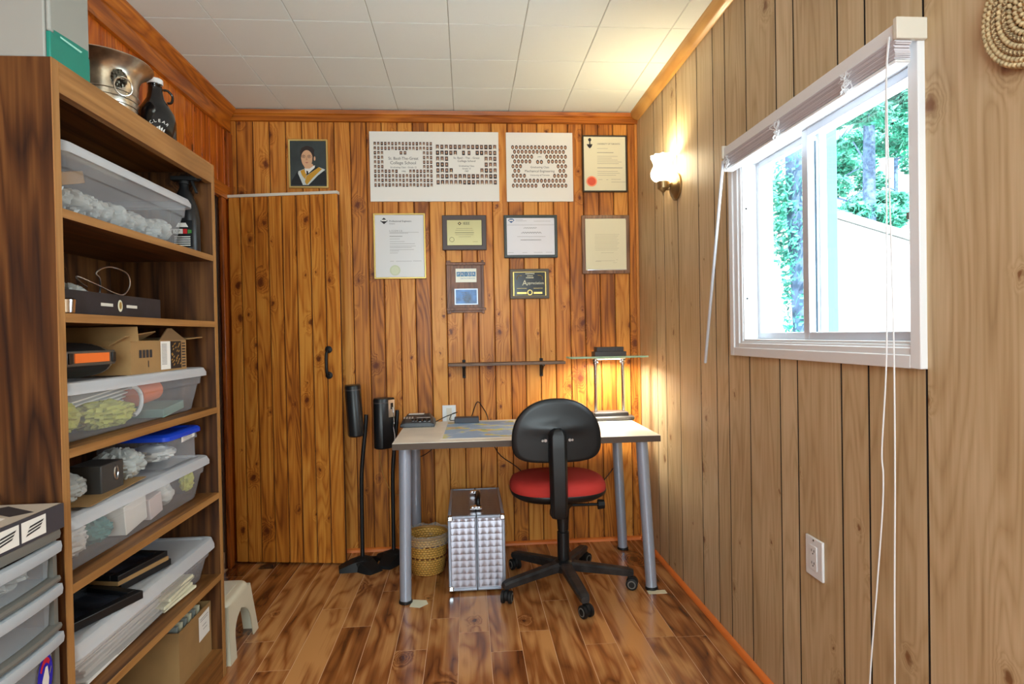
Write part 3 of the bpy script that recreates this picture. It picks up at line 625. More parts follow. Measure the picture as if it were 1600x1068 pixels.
# blue-lid tub and bags on bin 4's lid
bin_('lidded_tub','small clear tub with a bright blue lid on the fourth shelf',1.84,2.06,-1.13,-.905,.7955,.905,lid=.014,taper=.008,r=.02,lidmat='blue',over=.005,cat='storage tub')
mb=MB(); mb.quad((-.9058,1.93,.866),(-.9058,2.02,.872),(-.9055,2.02,.889),(-.9055,1.93,.883),0)
for k in range(3): mb.quad((-.9050,1.94,.869+k*.005),(-.9050,2.0,.872+k*.005),(-.9050,2.0,.874+k*.005),(-.9050,1.94,.871+k*.005),1)
stuffobj(mb,'sticker',[M['paper'],M['grey_ink']],'small white paper sticker on the side of the blue-lidded tub','sticker',(-.9055,1.97,.87),recalc=False)
mb=MB(); mb.blob((-1.0,1.94,.834),(.065,.065,.026),.22,2.6,2,0,flat=.80); stuffobj(mb,'crumpled_bag',[M['whitebag']],'crumpled white bag inside the blue-lidded tub','bag',(-1.0,1.93,.80))
mb=MB(); mb.blob((-.99,1.745,.842),(.065,.06,.044),.18,2.0,4,0,40,26,flat=.797); stuffobj(mb,'clear_bag',[M['film']],'puffy clear bag beside the blue-lidded tub','bag',(-.98,1.765,.796))
mb=MB(); mb.blob((-.99,1.48,.838),(.062,.065,.038),.18,2.0,14,0,40,26,flat=.797); stuffobj(mb,'clear_bag',[M['film']],'flatter clear bag at the near end of the fourth shelf','bag',(-.99,1.50,.796))
dk=thing('dark_gadget_box','dark grey box with an oval cut-out between two clear bags','box',(-.96,1.62,.7955))
mb=MB(); mb.box(-1.02,-.935,1.57,1.668,.7955,.872); mb.build('case',[plain('charcoal_case',(62,60,58),.5)],parent=dk,bevel=.003)
mb=MB(); mb.tube([(-.9345,1.633+.008*math.cos(a),.842+.018*math.sin(a)) for a in [2*PI*k/16 for k in range(16)]],.0022,6,closed=True); mb.build('oval_ring',[M['steel']],parent=dk)
# contents of bin 4
mb=MB(); mb.blob((-.99,1.475,.712),(.062,.070,.046),.2,1.9,21,0,48,30,flat=.658); stuffobj(mb,'white_bag',[M['whitebag']],'large crumpled white bag at the near end of the bag-filled bin','bag',(-.98,1.47,.656))
mb=MB(); mb.blob((-1.0,1.615,.698),(.055,.045,.036),.2,2.0,22,0,40,26,flat=.658); stuffobj(mb,'teal_cloth',[M['tealcloth']],'teal cloth bunched beside the large white bag in its bin','cloth',(-.97,1.6,.656))
mb=MB(); mb.obox((-.97,1.73,.706),(.06,.12,.08),RZ(.05)@RX(.12)); stuffobj(mb,'small_box',[M['paper']],'white box standing against the front of the bag-filled bin','box',(-.955,1.7,.66),bevel=.002)
mb=MB(); mb.obox((-.97,1.838,.696),(.06,.07,.062),RX(.15)); stuffobj(mb,'small_box',[plain('pale_pink_card',(216,200,196),.6)],'pale pink box right of the white box in the bag-filled bin','box',(-.95,1.83,.66),bevel=.002)
mb=MB(); mb.blob((-.99,1.925,.71),(.055,.040,.040),.2,2.4,23,0,flat=.658); stuffobj(mb,'white_bag',[M['whitebag']],'knotted white bag at the far end of the bag-filled bin','bag',(-.96,1.93,.656))
mb=MB(); mb.blob((-.935,2.02,.725),(.02,.025,.03),.4,3,25,0); stuffobj(mb,'yellow_bag',[M['yellow']],'small yellow bundle squeezed into the far corner of the bag-filled bin','bundle',(-.935,2.02,.70))
mb=MB(); mb.blob((-1.11,1.6,.70),(.05,.10,.04),.15,2,27,0,flat=.658); stuffobj(mb,'navy_cloth',[M['navy']],'navy cloth folded behind the teal cloth in the bin','cloth',(-1.08,1.6,.656))
mb=MB(); mb.obox((-1.02,1.60,.8),(.22,.3,.002),RZ(.1)); stuffobj(mb,'brown_envelope',[M['card']],'flat brown envelope lying on the bag-filled bin lid','envelope',(-1.02,1.6,.799))
# papers in bin 5
mb=None
for k in range(9):
    mb=MB(); w=.27-.004*k; mb.obox((-1.035+R.uniform(-.008,.008),1.65+R.uniform(-.03,.03),.374+k*.0105),(.205,.38,.0065),RZ(R.uniform(-.04,.04))); stuffobj(mb,'paper_stack',[M['paper']],'loose sheaf of white papers in the lowest storage bin','papers',(-1.03,1.6,.37+k*.0105),'paper sheaves in the lowest bin',smooth=0)
for k in range(4):
    mb=MB(); mb.obox((-1.0,1.93+R.uniform(-.02,.02),.376+k*.014),(.17,.17,.008),RZ(R.uniform(-.12,.12))@RX(.03)); stuffobj(mb,'paper_stack',[M['cream']],'cream leaflet bundle at the far end of the lowest storage bin','papers',(-1.0,1.93,.37+k*.014),'cream bundles in the lowest bin',smooth=0)
# black frames on lid of bin 5
def picframe(c,size,rz,label,inner,tilt=0,th=.022):
    t=thing('picture_frame',label,'picture frame',c,rz); Mx=mat_of(t); n=MB(); a,b=size
    MM=Mx.to_3x3()@RX(tilt)
    def ob(n,dx,dy,dz,s,mat=0): n.obox(Vector(c)+MM@Vector((dx,dy,dz)),s,MM,mat)
    wd=.024
    ob(n,-a/2+wd/2,0,th/2,(wd,b,th)); ob(n,a/2-wd/2,0,th/2,(wd,b,th)); ob(n,0,-b/2+wd/2,th/2,(a-2*wd,wd,th)); ob(n,0,b/2-wd/2,th/2,(a-2*wd,wd,th)); n.build('frame',[M['black']],parent=t,bevel=.002)
    n=MB(); ob(n,0,0,th*.3,(a-2*wd,b-2*wd,th*.5)); n.build('picture',[inner],parent=t); return t
M['darkpic']=plain('dark_picture',(34,36,42),.12,var=.5,vscale=12)
picframe((-1.0,1.545,.5065),(.19,.24),-.35,'black picture frame lying near the front on the paper bin lid',M['darkpic'])
picframe((-1.03,1.79,.5065),(.20,.19),-.22,'black picture frame with a wooden edge farther back on the paper bin lid',plain('brownpic',(50,40,38),.15,var=.4,vscale=10),th=.02)
mb=MB(); mb.obox((-1.03,1.775,.5335),(.20,.19,.012),RZ(-.22)); tag(mb.build('book',[M['card']],origin=(-1.03,1.775,.5275),bevel=.001),'thin brown book lying on the farther black frame','book')
picframe((-1.03,1.77,.5405),(.20,.19),-.20,'topmost black picture frame of the pile under the fifth shelf',M['darkpic'],th=.016)
# bottom carton
bcx=thing('cardboard_box','brown cardboard box with a white label on the bottom shelf','cardboard box',(-1.05,2.0,.1005))
mb=MB(); xa,xb,ya,yb,za,zb=-1.2,-.915,1.90,2.13,.1005,.275
mb.box(xa,xb,ya,yb,za,za+e); mb.box(xb-e,xb,ya,yb,za+e,zb); mb.box(xa,xa+e,ya,yb,za+e,zb); mb.box(xa+e,xb-e,ya,ya+e,za+e,zb); mb.box(xa+e,xb-e,yb-e,yb,za+e,zb); mb.build('carton_body',[M['card']],parent=bcx,smooth=0)
mb=MB(); F=lambda u,v:Vector((-.9142,u,v)); mb.quad(F(2.035,.175),F(2.115,.178),F(2.115,.262),F(2.035,.258),0)
G=lambda u,v:Vector((-.9136,u,v))
for v,a,b in ((.245,2.045,2.105),(.238,2.045,2.10),(.218,2.06,2.09),(.205,2.065,2.095)): mb.quad(G(a,v),G(b,v+.001),G(b,v+.003),G(a,v+.002),1)
mb.build('label',[M['paper'],M['grey_ink']],parent=bcx,recalc=False,smooth=0)
for k in range(6):
    mb=MB(); mb.obox((-1.055,1.93+k*.03,.195),(.24,.012,.17),RX(-.06)); stuffobj(mb,'file_folder',[M['cream'] if k%2 else plain('grey_folder',(150,156,150),.6)],'file folder standing upright in the bottom cardboard box','folder',(-1.05,1.93+k*.03,.11),'folders in the bottom box',smooth=0)

# things on top of the bookcase
gb_=thing('lidded_crate','pale grey box with teal lower side on top of the bookcase','box',(-1.05,1.41,1.8035))
mb=MB(); mb.box(-.893,-.884,1.349,1.484,1.8035,1.862); mb.build('teal_panel',[M['teal']],parent=gb_,bevel=.002)
mb=MB(); mb.box(-1.23,-.8935,1.346,1.484,1.8035,2.08); mb.box(-.8935,-.884,1.349,1.484,1.8625,2.08); mb.build('box_body',[plain('pale_grey_box',(150,152,146),.5)],parent=gb_,bevel=.004)
mb=MB(); mb.add([(-.8835,1.36,1.858),(-.8835,1.478,1.858),(-.8835,1.478,1.878),(-.8835,1.42,1.874),(-.8835,1.36,1.869)],[(0,1,2,3,4)],0)
mb.add([(-.8835+.0004,1.38,1.861),(-.8831,1.45,1.861),(-.8831,1.455,1.866),(-.8831,1.38,1.865)],[(0,1,2,3)],1); mb.build('side_graphic',[M['teal'],plain('pale_mint',(160,220,205),.4)],parent=gb_,recalc=False)
# champagne bucket
BKX,BKY=-1.045,1.80
BKY=1.812
bk=thing('champagne_bucket','silver champagne bucket with lion head ring handles on the bookcase top','ice bucket',(BKX,BKY,1.8035))
M['pewter']=plain('polished_pewter',(206,202,190),.3,metal=1,var=.12,vscale=30)
prof=[(.075,1.8035),(.078,1.807),(.079,1.83),(.081,1.832),(.086,1.90),(.09,1.95),(.096,1.965),(.108,1.982),(.125,1.992),(.129,1.996),(.127,1.999),(.118,1.996),(.098,1.984),(.088,1.962),(.082,1.90),(.073,1.82),(.001,1.818)]
mb=MB(); mb.lathe(prof,(BKX,BKY,0),56,cap=True); mb.build('pail',[M['pewter']],parent=bk,smooth=50)
mb=MB()
for k in range(5): mb.tube([(BKX+(.0815+.0010*k*2)*math.cos(a),BKY+(.0815+.001*k*2)*math.sin(a),1.838+k*.017) for a in [2*PI*j/48 for j in range(48)]],.0012,5,closed=True)
mb.build('engraved_bands',[M['pewter']],parent=bk)
for ang in (-.62,-.62+PI):
    n=Vector((math.cos(ang),math.sin(ang),0)); p=Vector((BKX,BKY,1.935))+n*.094
    lh=MB(); lh.blob(p,(.018,.018,.022),.35,5,8,0,24,16); tt=Vector((-n.y,n.x,0))
    for k in range(14):
        a=2*PI*k/14; lh.blob(p+tt*.016*math.cos(a)+Vector((0,0,.019*math.sin(a))),(.006,.006,.006),.2,3,k,0,8,6)
    lh.blob(p+n*.014-Vector((0,0,.006)),(.008,.008,.006),.1,3,1,0,12,8)
    lo=lh.build('lion_head',[plain('dark_pewter',(110,108,98),.35,metal=.9)],parent=bk)
    rg_=MB(); rg_.tube([p+n*(.02+.004*math.sin(a))+tt*.024*math.cos(a)+Vector((0,0,-.028+.024*math.sin(a))) for a in [2*PI*j/28 for j in range(28)]],.0024,8,closed=True); rg_.build('ring_handle',[M['pewter']],parent=lo)
# growler bottle
GX,GY=-.985,1.985
gw=thing('growler_bottle','dark glass growler bottle with white lettering at the bookcase end','bottle',(GX,GY,1.8035))
mb=MB(); mb.lathe([(.05,1.8035),(.056,1.818),(.058,1.83),(.058,1.892),(.053,1.918),(.038,1.945),(.026,1.965),(.0215,1.985),(.02,2.01),(.021,2.012)],(GX,GY,0),40); mb.build('glass_bottle',[plain('black_glass',(10,10,14),.1,coat=.3)],parent=gw,smooth=70)
mb=MB(); mb.lathe([(.0225,2.0125),(.023,2.014),(.023,2.027),(.021,2.029)],(GX,GY,0),28); mb.build('screw_cap',[M['white']],parent=gw)
mb=MB(); mb.tube(spline([(GX+.018,GY+.012,2.0),(GX+.03,GY+.02,2.0),(GX+.04,GY+.027,1.985),(GX+.038,GY+.025,1.965),(GX+.028,GY+.018,1.96)],6),.004,8); mb.build('finger_loop',[plain('black_glass_loop',(10,10,14),.12)],parent=gw)
mb=MB()
def onb(u,v,a0=-.95,r=.0586): a=a0+u/r; return Vector((GX+r*math.cos(a),GY+r*math.sin(a),v))
for i,ch in enumerate('CLEAR'):
    t0=(i-2)*.42; cx,cz=.030*math.sin(t0),1.858+.022*math.cos(t0)
    mb.text(ch,.014,lambda u,v:onb(cx+u*math.cos(t0)+v*math.sin(t0),cz-u*math.sin(t0)+v*math.cos(t0)))
for k in range(5):
    a=-.5+.25*k; mb.add([onb(.004*k-.01,1.838),onb(.004*k-.006,1.838),onb(.004*k-.006+.012*math.sin(a),1.866-.004*abs(k-2)),onb(.004*k-.011+.012*math.sin(a),1.862-.004*abs(k-2))],[(0,1,2,3)])
mb.build('lettering',[M['paper']],parent=gw,recalc=False)

# ------------------------------------------------------------------ drawer cart and carton in the lower left
ct=thing('drawer_cart','grey and clear plastic drawer cart in front of the bookcase side','drawer cart',(-1.03,1.14,0))
CX1=-.866; CY0,CY1=.96,1.312
def bow(y,amp=.012): t=(y-CY0)/(CY1-CY0); return amp*4*t*(1-t)
def rail(z0,z1,x,amp,y0=CY0,y1=CY1,th=.02,n=14):
    mb=MB(); rings=[]
    for i in range(n+1):
        y=y0+(y1-y0)*i/n; X=x+bow(y,amp); rings.append([(X-th,y,z0),(X,y,z0),(X+.002,y,(z0+z1)/2),(X,y,z1),(X-th,y,z1)])
    mb.loft(rings,True,True,True); return mb
M['greyframe']=plain('grey_cart_frame',(110,108,102),.45)
M['lip']=plain('pale_drawer_lip',(176,182,188),.4)
mb=MB(); 
for y0 in (CY0,CY1-.012):
    for x0 in (-1.2,CX1-.03): mb.box(x0,x0+.02,y0,y0+.012,0,.775)
for z in (.03,.385,.585,.688,.775): mb.box(-1.2,CX1-.012,CY0+.0,CY1,z-.006+.0,z+.002)
mb.box(-1.2,CX1-.012,CY0,CY1,.777,.7955)
mb.build('frame',[M['greyframe']],parent=ct)
rail(.776,.7955,CX1-.002,.004).build('top_rail',[M['greyframe']],parent=ct,smooth=30)
for k,(zt,zb,amp) in enumerate(((.772,.692,.012),(.682,.592,.014),(.580,.392,.014))):
    dw=thing('tmp','x','x'); COL.objects.unlink(dw); bpy.data.objects.remove(dw)
    mb=MB(); n=12; a,b=CY0+.018,CY1-.018
    front=lambda z,e:[(CX1-.012-e+bow(CY0+(CY1-CY0)*i/n,amp),a+(b-a)*i/n,z) for i in range(n+1)]
    top=front(zt-.006,0)+[(-1.17,b,zt-.006),(-1.17,a,zt-.006)]; bot=front(zb+.006,.006)+[(-1.165,b-.004,zb+.006),(-1.165,a+.004,zb+.006)]
    mb.loft([bot,top],True,True,False); d=mb.build('drawer',[M['drawerplastic']],parent=ct,smooth=30)
    rail(zt-.024,zt-.002,CX1+.001,amp,CY0+.004,CY1-.002,.016).build('drawer_lip',[M['lip']],parent=d,smooth=30)
    rail(zb-.008,zb+.004,CX1-.004,amp,CY0,CY1,.02).build('divider_rail',[M['greyframe']],parent=ct,smooth=30)
for i in range(3):
    mb=MB(); mb.blob((-.96,1.05+.085*i,.72),(.06,.05,.028),.5,3,31+i,0,30,20,flat=.70); stuffobj(mb,'fluffy_packet',[M['whitebag'] if i<2 else M['film']],'crumpled white packet in the top drawer of the cart','packet',(-.96,1.05+.085*i,.70),'white packets in the top cart drawer')
mb=MB(); mb.tube(spline([(-.93,1.0,.615),(-.91,1.08,.625),(-.90,1.15,.63),(-.92,1.22,.64),(-.95,1.24,.63),(-.93,1.15,.618),(-.90,1.05,.617),(-.92,1.0,.62)],8),.0045,8); stuffobj(mb,'white_cable',[M['cream']],'white cable coiled in the second drawer of the cart','cable',(-.92,1.1,.61))
st=MB(); F=lambda u,v:Vector((CX1-.0095+bow(1.262+u,.014)-(.575-(.505+v))*.025,1.262+u,.508+v))
el=lambda a,b,n=28,du=0,dv=0,e=0:[F(du+a*math.cos(2*PI*k/n),dv+b*math.sin(2*PI*k/n))+Vector((e,0,0)) for k in range(n)]
st.add(el(.026,.046),[tuple(range(28))],0)
pts=[];
for k in range(9): a=PI*.25+PI*.6*k/8; pts.append((.021*math.cos(a),.039*math.sin(a)))
for k in range(8,-1,-1): a=PI*.25+PI*.6*k/8; pts.append((.015*math.cos(a),.028*math.sin(a)))
st.add([F(*p)+Vector((.0004,0,0)) for p in pts],[(i,i+1,16-i,17-i) for i in range(8)],1)
st.add([F(-.012,-.03)+Vector((.0006,0,0)),F(.008,-.034)+Vector((.0006,0,0)),F(.012,-.008)+Vector((.0006,0,0)),F(.006,.02)+Vector((.0006,0,0)),F(-.001,.02)+Vector((.0006,0,0)),F(-.012,-.004)+Vector((.0006,0,0))],[(0,1,2,3,4,5)],2)
st.add([F(.012,.0)+Vector((.0007,0,0)),F(.014,0)+Vector((.0007,0,0)),F(.020,.012)+Vector((.0007,0,0)),F(.018,.012)+Vector((.0007,0,0))],[(0,1,2,3)],3)
tag(st.build('sticker',[plain('sticker_blue',(30,30,180),.4),plain('sticker_red',(200,30,60),.4),M['paper'],M['yellow']],recalc=False,smooth=0,origin=(CX1,1.262,.5)),'oval blue, red and white sticker on the lowest cart drawer','sticker')
# product carton on the cart
cb=thing('product_box','flat black and white product box lying on top of the drawer cart','box',(-1.0,1.12,.7965))
mb=MB(); mb.box(-1.2,-.862,.90,1.318,.7965,.848); mb.build('carton',[plain('charcoal_print',(66,64,70),.35)],parent=cb,bevel=.0012)
mb=MB(); Tz=lambda x,y:Vector((x,y,.8486)); mb.quad(Tz(-1.19,.905),Tz(-.865,.905),Tz(-.865,1.314),Tz(-1.19,1.314),0)
Tz2=lambda x,y:Vector((x,y,.8490))
mb.add([Tz2(-1.19,1.02),Tz2(-.95,.93),Tz2(-.88,1.10),Tz2(-.90,1.21),Tz2(-1.0,1.24),Tz2(-1.19,1.2)],[tuple(range(6))],1)
mb.quad(Tz2(-.99,1.27),Tz2(-.90,1.22),Tz2(-.875,1.25),Tz2(-.96,1.30),2)
Tz3=lambda x,y:Vector((x,y,.8494))
mb.add([Tz3(-1.15,1.03),Tz3(-.97,.96),Tz3(-.92,1.09),Tz3(-.95,1.17),Tz3(-1.1,1.16)],[tuple(range(5))],3)
F=lambda u,v:Vector((-.8612,u,v)); G=lambda u,v:Vector((-.8606,u,v))
for a,b in ((.99,1.115),(1.122,1.19),(1.196,1.262)):
    mb.quad(F(a,.803),F(b,.803),F(b,.842),F(a,.842),4)
for c in (1.155,1.228):
    for k in range(3): mb.quad(G(c-.022+.004*k,.812+k*.007),G(c+.016+.004*k,.818+k*.006),G(c+.020+.004*k,.822+k*.006),G(c-.018+.004*k,.816+k*.007),5)
for k in range(5): mb.quad(G(1.0,.812+k*.0055),G(1.1-.01*(k%2),.812+k*.0055),G(1.1-.01*(k%2),.8135+k*.0055),G(1.0,.8135+k*.0055),5)
mb.build('printed_panels',[plain('print_beige',(188,180,164),.4),M['paper'],M['ink'],plain('print_navy',(50,54,74),.4),M['paper'],M['ink']],parent=cb,recalc=False,smooth=0)

# ------------------------------------------------------------------ white step stool
so=thing('step_stool','off-white plastic step stool on the floor behind the bookcase','stool',(-1.03,2.345,0))
M['stoolw']=plain('offwhite_plastic',(214,206,182),.4)
mb=MB(); cx,cy=-1.03,2.345
def ring(w,d,z,r=.03): return [(p[0],p[1],z) for p in rrect(cx,cy,w,d,r,6)]
mb.loft([ring(.265,.225,.196,.03),ring(.262,.222,.205,.035),ring(.252,.212,.214,.035),ring(.235,.195,.218,.03)],True,False,True)
# side aprons with arched openings: 4 corner legs as L shells
NX=10
def side(fn):
    # u in [-1,1] across, v 0 (top) .. 1 (floor)
    rows=12; cols=16
    for out in (0,1):
        vs=[];fs=[]
        for i in range(rows+1):
            v=i/rows; inner=0 if v<.28 else min(.60,.60*math.sqrt(max(0,1-((1-(v-.28)/.34))**2)) if v<.62 else .60)
            for s in (-1,1):
                for j in range(5):
                    u=s*(1-(1-inner)*(j/4)); vs.append(fn(u,v,out*.003))
        for i in range(rows):
            for s in range(2):
                for j in range(4):
                    a=i*10+s*5+j; fs.append((a,a+1,a+11,a+10))
        mb.add(vs,fs)
def fx(sx):
    def g(u,v,o): 
        hw=.111+.030*v; X=cx+sx*(.132+.018*v-o); return (X,cy+u*hw,.2*(1-v))
    return g
def fy(sy):
    def g(u,v,o):
        hw=.131+.018*v; Y=cy+sy*(.112+.030*v-o); return (cx+u*hw,Y,.2*(1-v))
    return g
for s in (-1,1): side(fx(s)); side(fy(s))
mb.build('shell',[M['stoolw']],parent=so,smooth=50,recalc=False)
mb=MB(); mb.prism([(p[0],p[1]) for p in rrect(cx,cy,.2,.16,.02)],'z',.2181,.2195); mb.build('tread_pad',[M['stoolw']],parent=so)

# ------------------------------------------------------------------ desk
dk=thing('desk','pale laminate desk with brown edge and silver tubular legs','desk',(.265,2.92,0))
mb=MB(); mb.box(-.336,.866,2.602,3.235,.6915,.7185,1); mb.box(-.3355,.8655,2.6025,3.2345,.7186,.7206,0)
mb.build('desktop',[plain('pale_maple_laminate',(228,224,212),.35,var=.03),plain('brown_edge',(82,66,54),.5)],parent=dk,smooth=0)
for (lx,ly),(tx,ty) in (((.83,2.66),(.80,2.68)),((-.296,2.648),(-.288,2.668)),((.832,3.17),(.80,3.15)),((-.29,3.17),(-.285,3.15))):
    mb=MB(); mb.cyl((lx,ly,.012),(tx,ty,.69),.0255,.0275,28); lg=mb.build('leg',[M['silver']],parent=dk)
    mb=MB(); mb.lathe([(.030,.0005),(.031,.004),(.029,.0115)],(lx,ly,0),24); mb.build('foot_cap',[M['black']],parent=lg)
    mb=MB(); mb.lathe([(.042,.6845),(.042,.6905)],(tx,ty,0),24); mb.build('mounting_plate',[M['silver']],parent=lg)
mb=MB(); mb.obox((.84,2.652,.0002),(.09,.08,.0004)); 
mb=MB(); mb.box(.80,.885,2.60,2.635,.0003,.0015); tag(mb.build('floor_pad',[M['cream']],origin=(.84,2.62,0)),'small cream pad on the floor at the right desk foot','pad')
mb=MB(); mb.add([(-.275,2.60,.0008),(-.23,2.585,.0008),(-.195,2.62,.0008),(-.205,2.655,.0008),(-.265,2.668,.0008),(-.275,2.60,.0022),(-.23,2.585,.0022),(-.195,2.62,.0022),(-.205,2.655,.0022),(-.265,2.668,.0022)],[(4,3,2,1,0),(5,6,7,8,9)]+[(i,(i+1)%5,(i+1)%5+5,i+5) for i in range(5)])
tag(mb.build('paper_scrap',[M['cream']],origin=(-.235,2.63,0)),'torn cream paper scrap on the floor by the left desk foot','paper')
# map
m,nt,out=newmat('printed_world_map'); N=nt.nodes.new; L=nt.links.new
tc=N('ShaderNodeTexCoord'); n=N('ShaderNodeTexNoise'); n.inputs['Scale'].default_value=7; n.inputs['Detail'].default_value=6; mp=N('ShaderNodeMapping'); mp.inputs['Scale'].default_value=(1,1.6,1); L(tc.outputs['Object'],mp.inputs[0]); L(mp.outputs[0],n.inputs['Vector'])
cr=N('ShaderNodeValToRGB'); e_=cr.color_ramp; e_.interpolation='CONSTANT'; e_.elements[0].color=lin((142,176,212)); e_.elements[1].position=.545; e_.elements[1].color=lin((206,208,120))
for p,c in ((.5,(176,198,222)),(.59,(214,170,140)),(.63,(130,176,120))): q_=e_.elements.new(p); q_.color=lin(c)
L(n.outputs[0],cr.inputs[0]); b=N('ShaderNodeBsdfPrincipled'); b.inputs['Roughness'].default_value=.45; L(cr.outputs[0],b.inputs['Base Color']); L(b.outputs[0],out.inputs[0]); M['map']=m
wm=thing('wall_map','blue and yellow printed map lying flat on the desk','map',(.06,2.93,.721))
mb=MB(); mb.obox((.06,2.93,.7216),(.37,.53,.001),RZ(-.02)); mb.build('sheet',[M['paper']],parent=wm,smooth=0)
mb=MB(); c=RZ(-.02); mb.add([Vector((.06,2.93,.7225))+c@Vector(p) for p in ((-.175,-.25,0),(.175,-.25,0),(.175,.25,0),(-.175,.25,0))],[(0,1,2,3)]); mb.build('print',[M['map']],parent=wm,recalc=False)
# audio interface
am=thing('audio_interface','dark sloped audio interface with knobs at the left of the desk','audio device',(-.262,3.12,.721))
mb=MB(); mb.loft([[(x,y,z) for y,z in q] for x,q in ((-.352,[(3.045,.7212),(3.185,.7212),(3.185,.735),(3.13,.735),(3.05,.728)]),(-.349,[(3.045,.7212),(3.185,.7212),(3.185,.745),(3.13,.745),(3.05,.738)]),(-.322,[(3.045,.7212),(3.185,.7212),(3.185,.775),(3.13,.775),(3.05,.745)]),(-.205,[(3.045,.7212),(3.185,.7212),(3.185,.775),(3.13,.775),(3.05,.745)]),(-.178,[(3.045,.7212),(3.185,.7212),(3.185,.745),(3.13,.745),(3.05,.738)]),(-.175,[(3.045,.7212),(3.185,.7212),(3.185,.735),(3.13,.735),(3.05,.728)]))],True,True,True); o=mb.build('body',[plain('slate_metal',(56,60,64),.4)],parent=am,bevel=.003)
sl=Vector((0,.08,.03)).normalized(); nn=Vector((0,-.351,.936))
kb=lambda u,v:Vector((u,3.05,.745))+sl*v+nn*.0006
for u,v,r in ((-.205,.018,.0095),(-.228,.018,.0095),(-.251,.018,.0095),(-.272,.02,.006),(-.288,.02,.006)):
    k_=MB(); p=kb(u,v); k_.cyl(p,p+nn*.010,r,r*.85,18); k_.build('knob',[M['blackm']],parent=am)
    k_=MB(); k_.tube([p+nn*.001+Vector((math.cos(a),0,0))*r*1.15+sl*math.sin(a)*r*1.15 for a in [2*PI*j/18 for j in range(18)]],.0008,5,closed=True); k_.build('knob_ring',[M['steel']],parent=am)
mk=MB()
for i in range(4):
    for j in range(2):
        p=kb(-.338+i*.014,.045+j*.012); mk.add([p,p+Vector((.008,0,0)),p+Vector((.008,0,0))+sl*.005,p+sl*.005],[(0,1,2,3)])
p=kb(-.27,.05); mk.add([p,p+Vector((.07,0,0)),p+Vector((.07,0,0))+sl*.004,p+sl*.004],[(0,1,2,3)]); mk.build('markings',[M['paper']],parent=am,recalc=False)
mb=MB(); mb.box(-.315,-.235,3.135,3.18,.7755,.7775); tag(mb.build('paper_slip',[M['paper']],origin=(-.275,3.158,.7755)),'white paper slip lying on the audio interface','paper')
ad=thing('power_adapter','dark grey power adapter brick at the back of the desk','power adapter',(0,3.17,.721))
mb=MB(); mb.box(-.075,.055,3.13,3.19,.7212,.752); mb.build('brick',[plain('adapter_grey',(66,68,76),.5)],parent=ad,bevel=.004)
mb=MB(); mb.tube(spline([(-.075,3.16,.736),(-.10,3.16,.738),(-.09,3.19,.765),(-.06,3.22,.77),(-.12,3.22,.75),(-.175,3.17,.73)],6),.0022,6)
mb.tube(spline([(.01,3.19,.74),(.02,3.25,.75),(.04,3.29,.80),(.055,3.30,.815),(.07,3.29,.80),(.1,3.26,.75),(.11,3.255,.70),(.12,3.26,.62),(.17,3.27,.52),(.26,3.28,.45),(.33,3.28,.38),(.42,3.28,.31),(.55,3.27,.28),(.70,3.25,.32),(.82,3.25,.45),(.86,3.25,.60)],8),.0026,6); mb.build('cord',[M['blackm']],parent=ad)
ou=thing('wall_outlet','white outlet plate on the back wall behind the adapter','outlet',(-.1,YB-.003,.75))
mb=MB(); mb.box(-.145,-.07,YB-.008,YB-.0005,.69,.80); mb.build('cover_plate',[M['white']],parent=ou,bevel=.002)
mb=MB(); mb.box(-.122,-.093,YB-.0105,YB-.0082,.705,.785); mb.build('receptacle',[M['whitepaint']],parent=ou,bevel=.001)
mb=MB(); mb.tube(spline([(-.17,3.26,.72),(-.17,3.27,.64),(-.19,3.27,.58),(-.25,3.28,.53),(-.30,3.28,.52)],6),.002,6)
mb.tube(spline([(-.13,3.25,.70),(-.14,3.26,.65),(-.12,3.27,.61),(-.08,3.27,.615),(-.03,3.27,.625),(-.05,3.26,.66),(-.10,3.25,.70)],6),.002,6)
tag(mb.build('dangling_cable',[M['blackm']],origin=(-.15,3.27,.52)),'thin black cables hanging below the back edge of the desk','cable')
mb=MB(); mb.tube(spline([(-.49,3.24,.66),(-.485,3.26,.5),(-.46,3.26,.4),(-.42,3.26,.33),(-.37,3.27,.32),(-.33,3.28,.36),(-.31,3.28,.45)],8),.0015,6)
tag(mb.build('thin_wire',[M['gold']],origin=(-.4,3.26,.32)),'thin yellowish wire drooping beside the speaker stands','wire')

# desk lamp
LX,LY=.762,3.13
lp=thing('desk_lamp','lit desk lamp with green-edged glass pane on two columns','desk lamp',(LX,LY,.721))
M['darkgrey']=plain('dark_grey_metal',(70,66,66),.4,metal=.3)
mb=MB(); rg=lambda w,d,z,r=.03:[(p[0],p[1],z) for p in rrect(LX,LY,w,d,r)]
mb.loft([rg(.245,.125,.721),rg(.25,.13,.725),rg(.25,.13,.738),rg(.235,.115,.7435)],True,True,True); mb.loft([rg(.19,.085,.7436,.01),rg(.19,.085,.760,.01),rg(.18,.078,.764,.01)],True,True,True); mb.build('base',[M['darkgrey']],parent=lp,smooth=35)
for s in (-1,1):
    x=LX+s*.076
    mb=MB(); mb.cyl((x,LY,.7645),(x-s*.002,LY,1.02),.0095,seg=20); mb.build('column',[M['chrome']],parent=lp)
    mb=MB(); mb.lathe([(.0145,1.0205),(.0145,1.030),(.012,1.032),(.0165,1.036),(.0165,1.046),(.013,1.048)],(x-s*.002,LY,0),20); mb.build('collar',[M['chrome']],parent=lp)
mb=MB(); mb.box(LX-.085,LX+.085,LY-.045,LY+.045,1.0635,1.088); mb.box(LX-.073,LX+.073,LY-.035,LY+.035,1.0885,1.112)
for k in range(12): mb.box(LX-.07+k*.0117,LX-.066+k*.0117,LY-.0365,LY-.035,1.09,1.110)
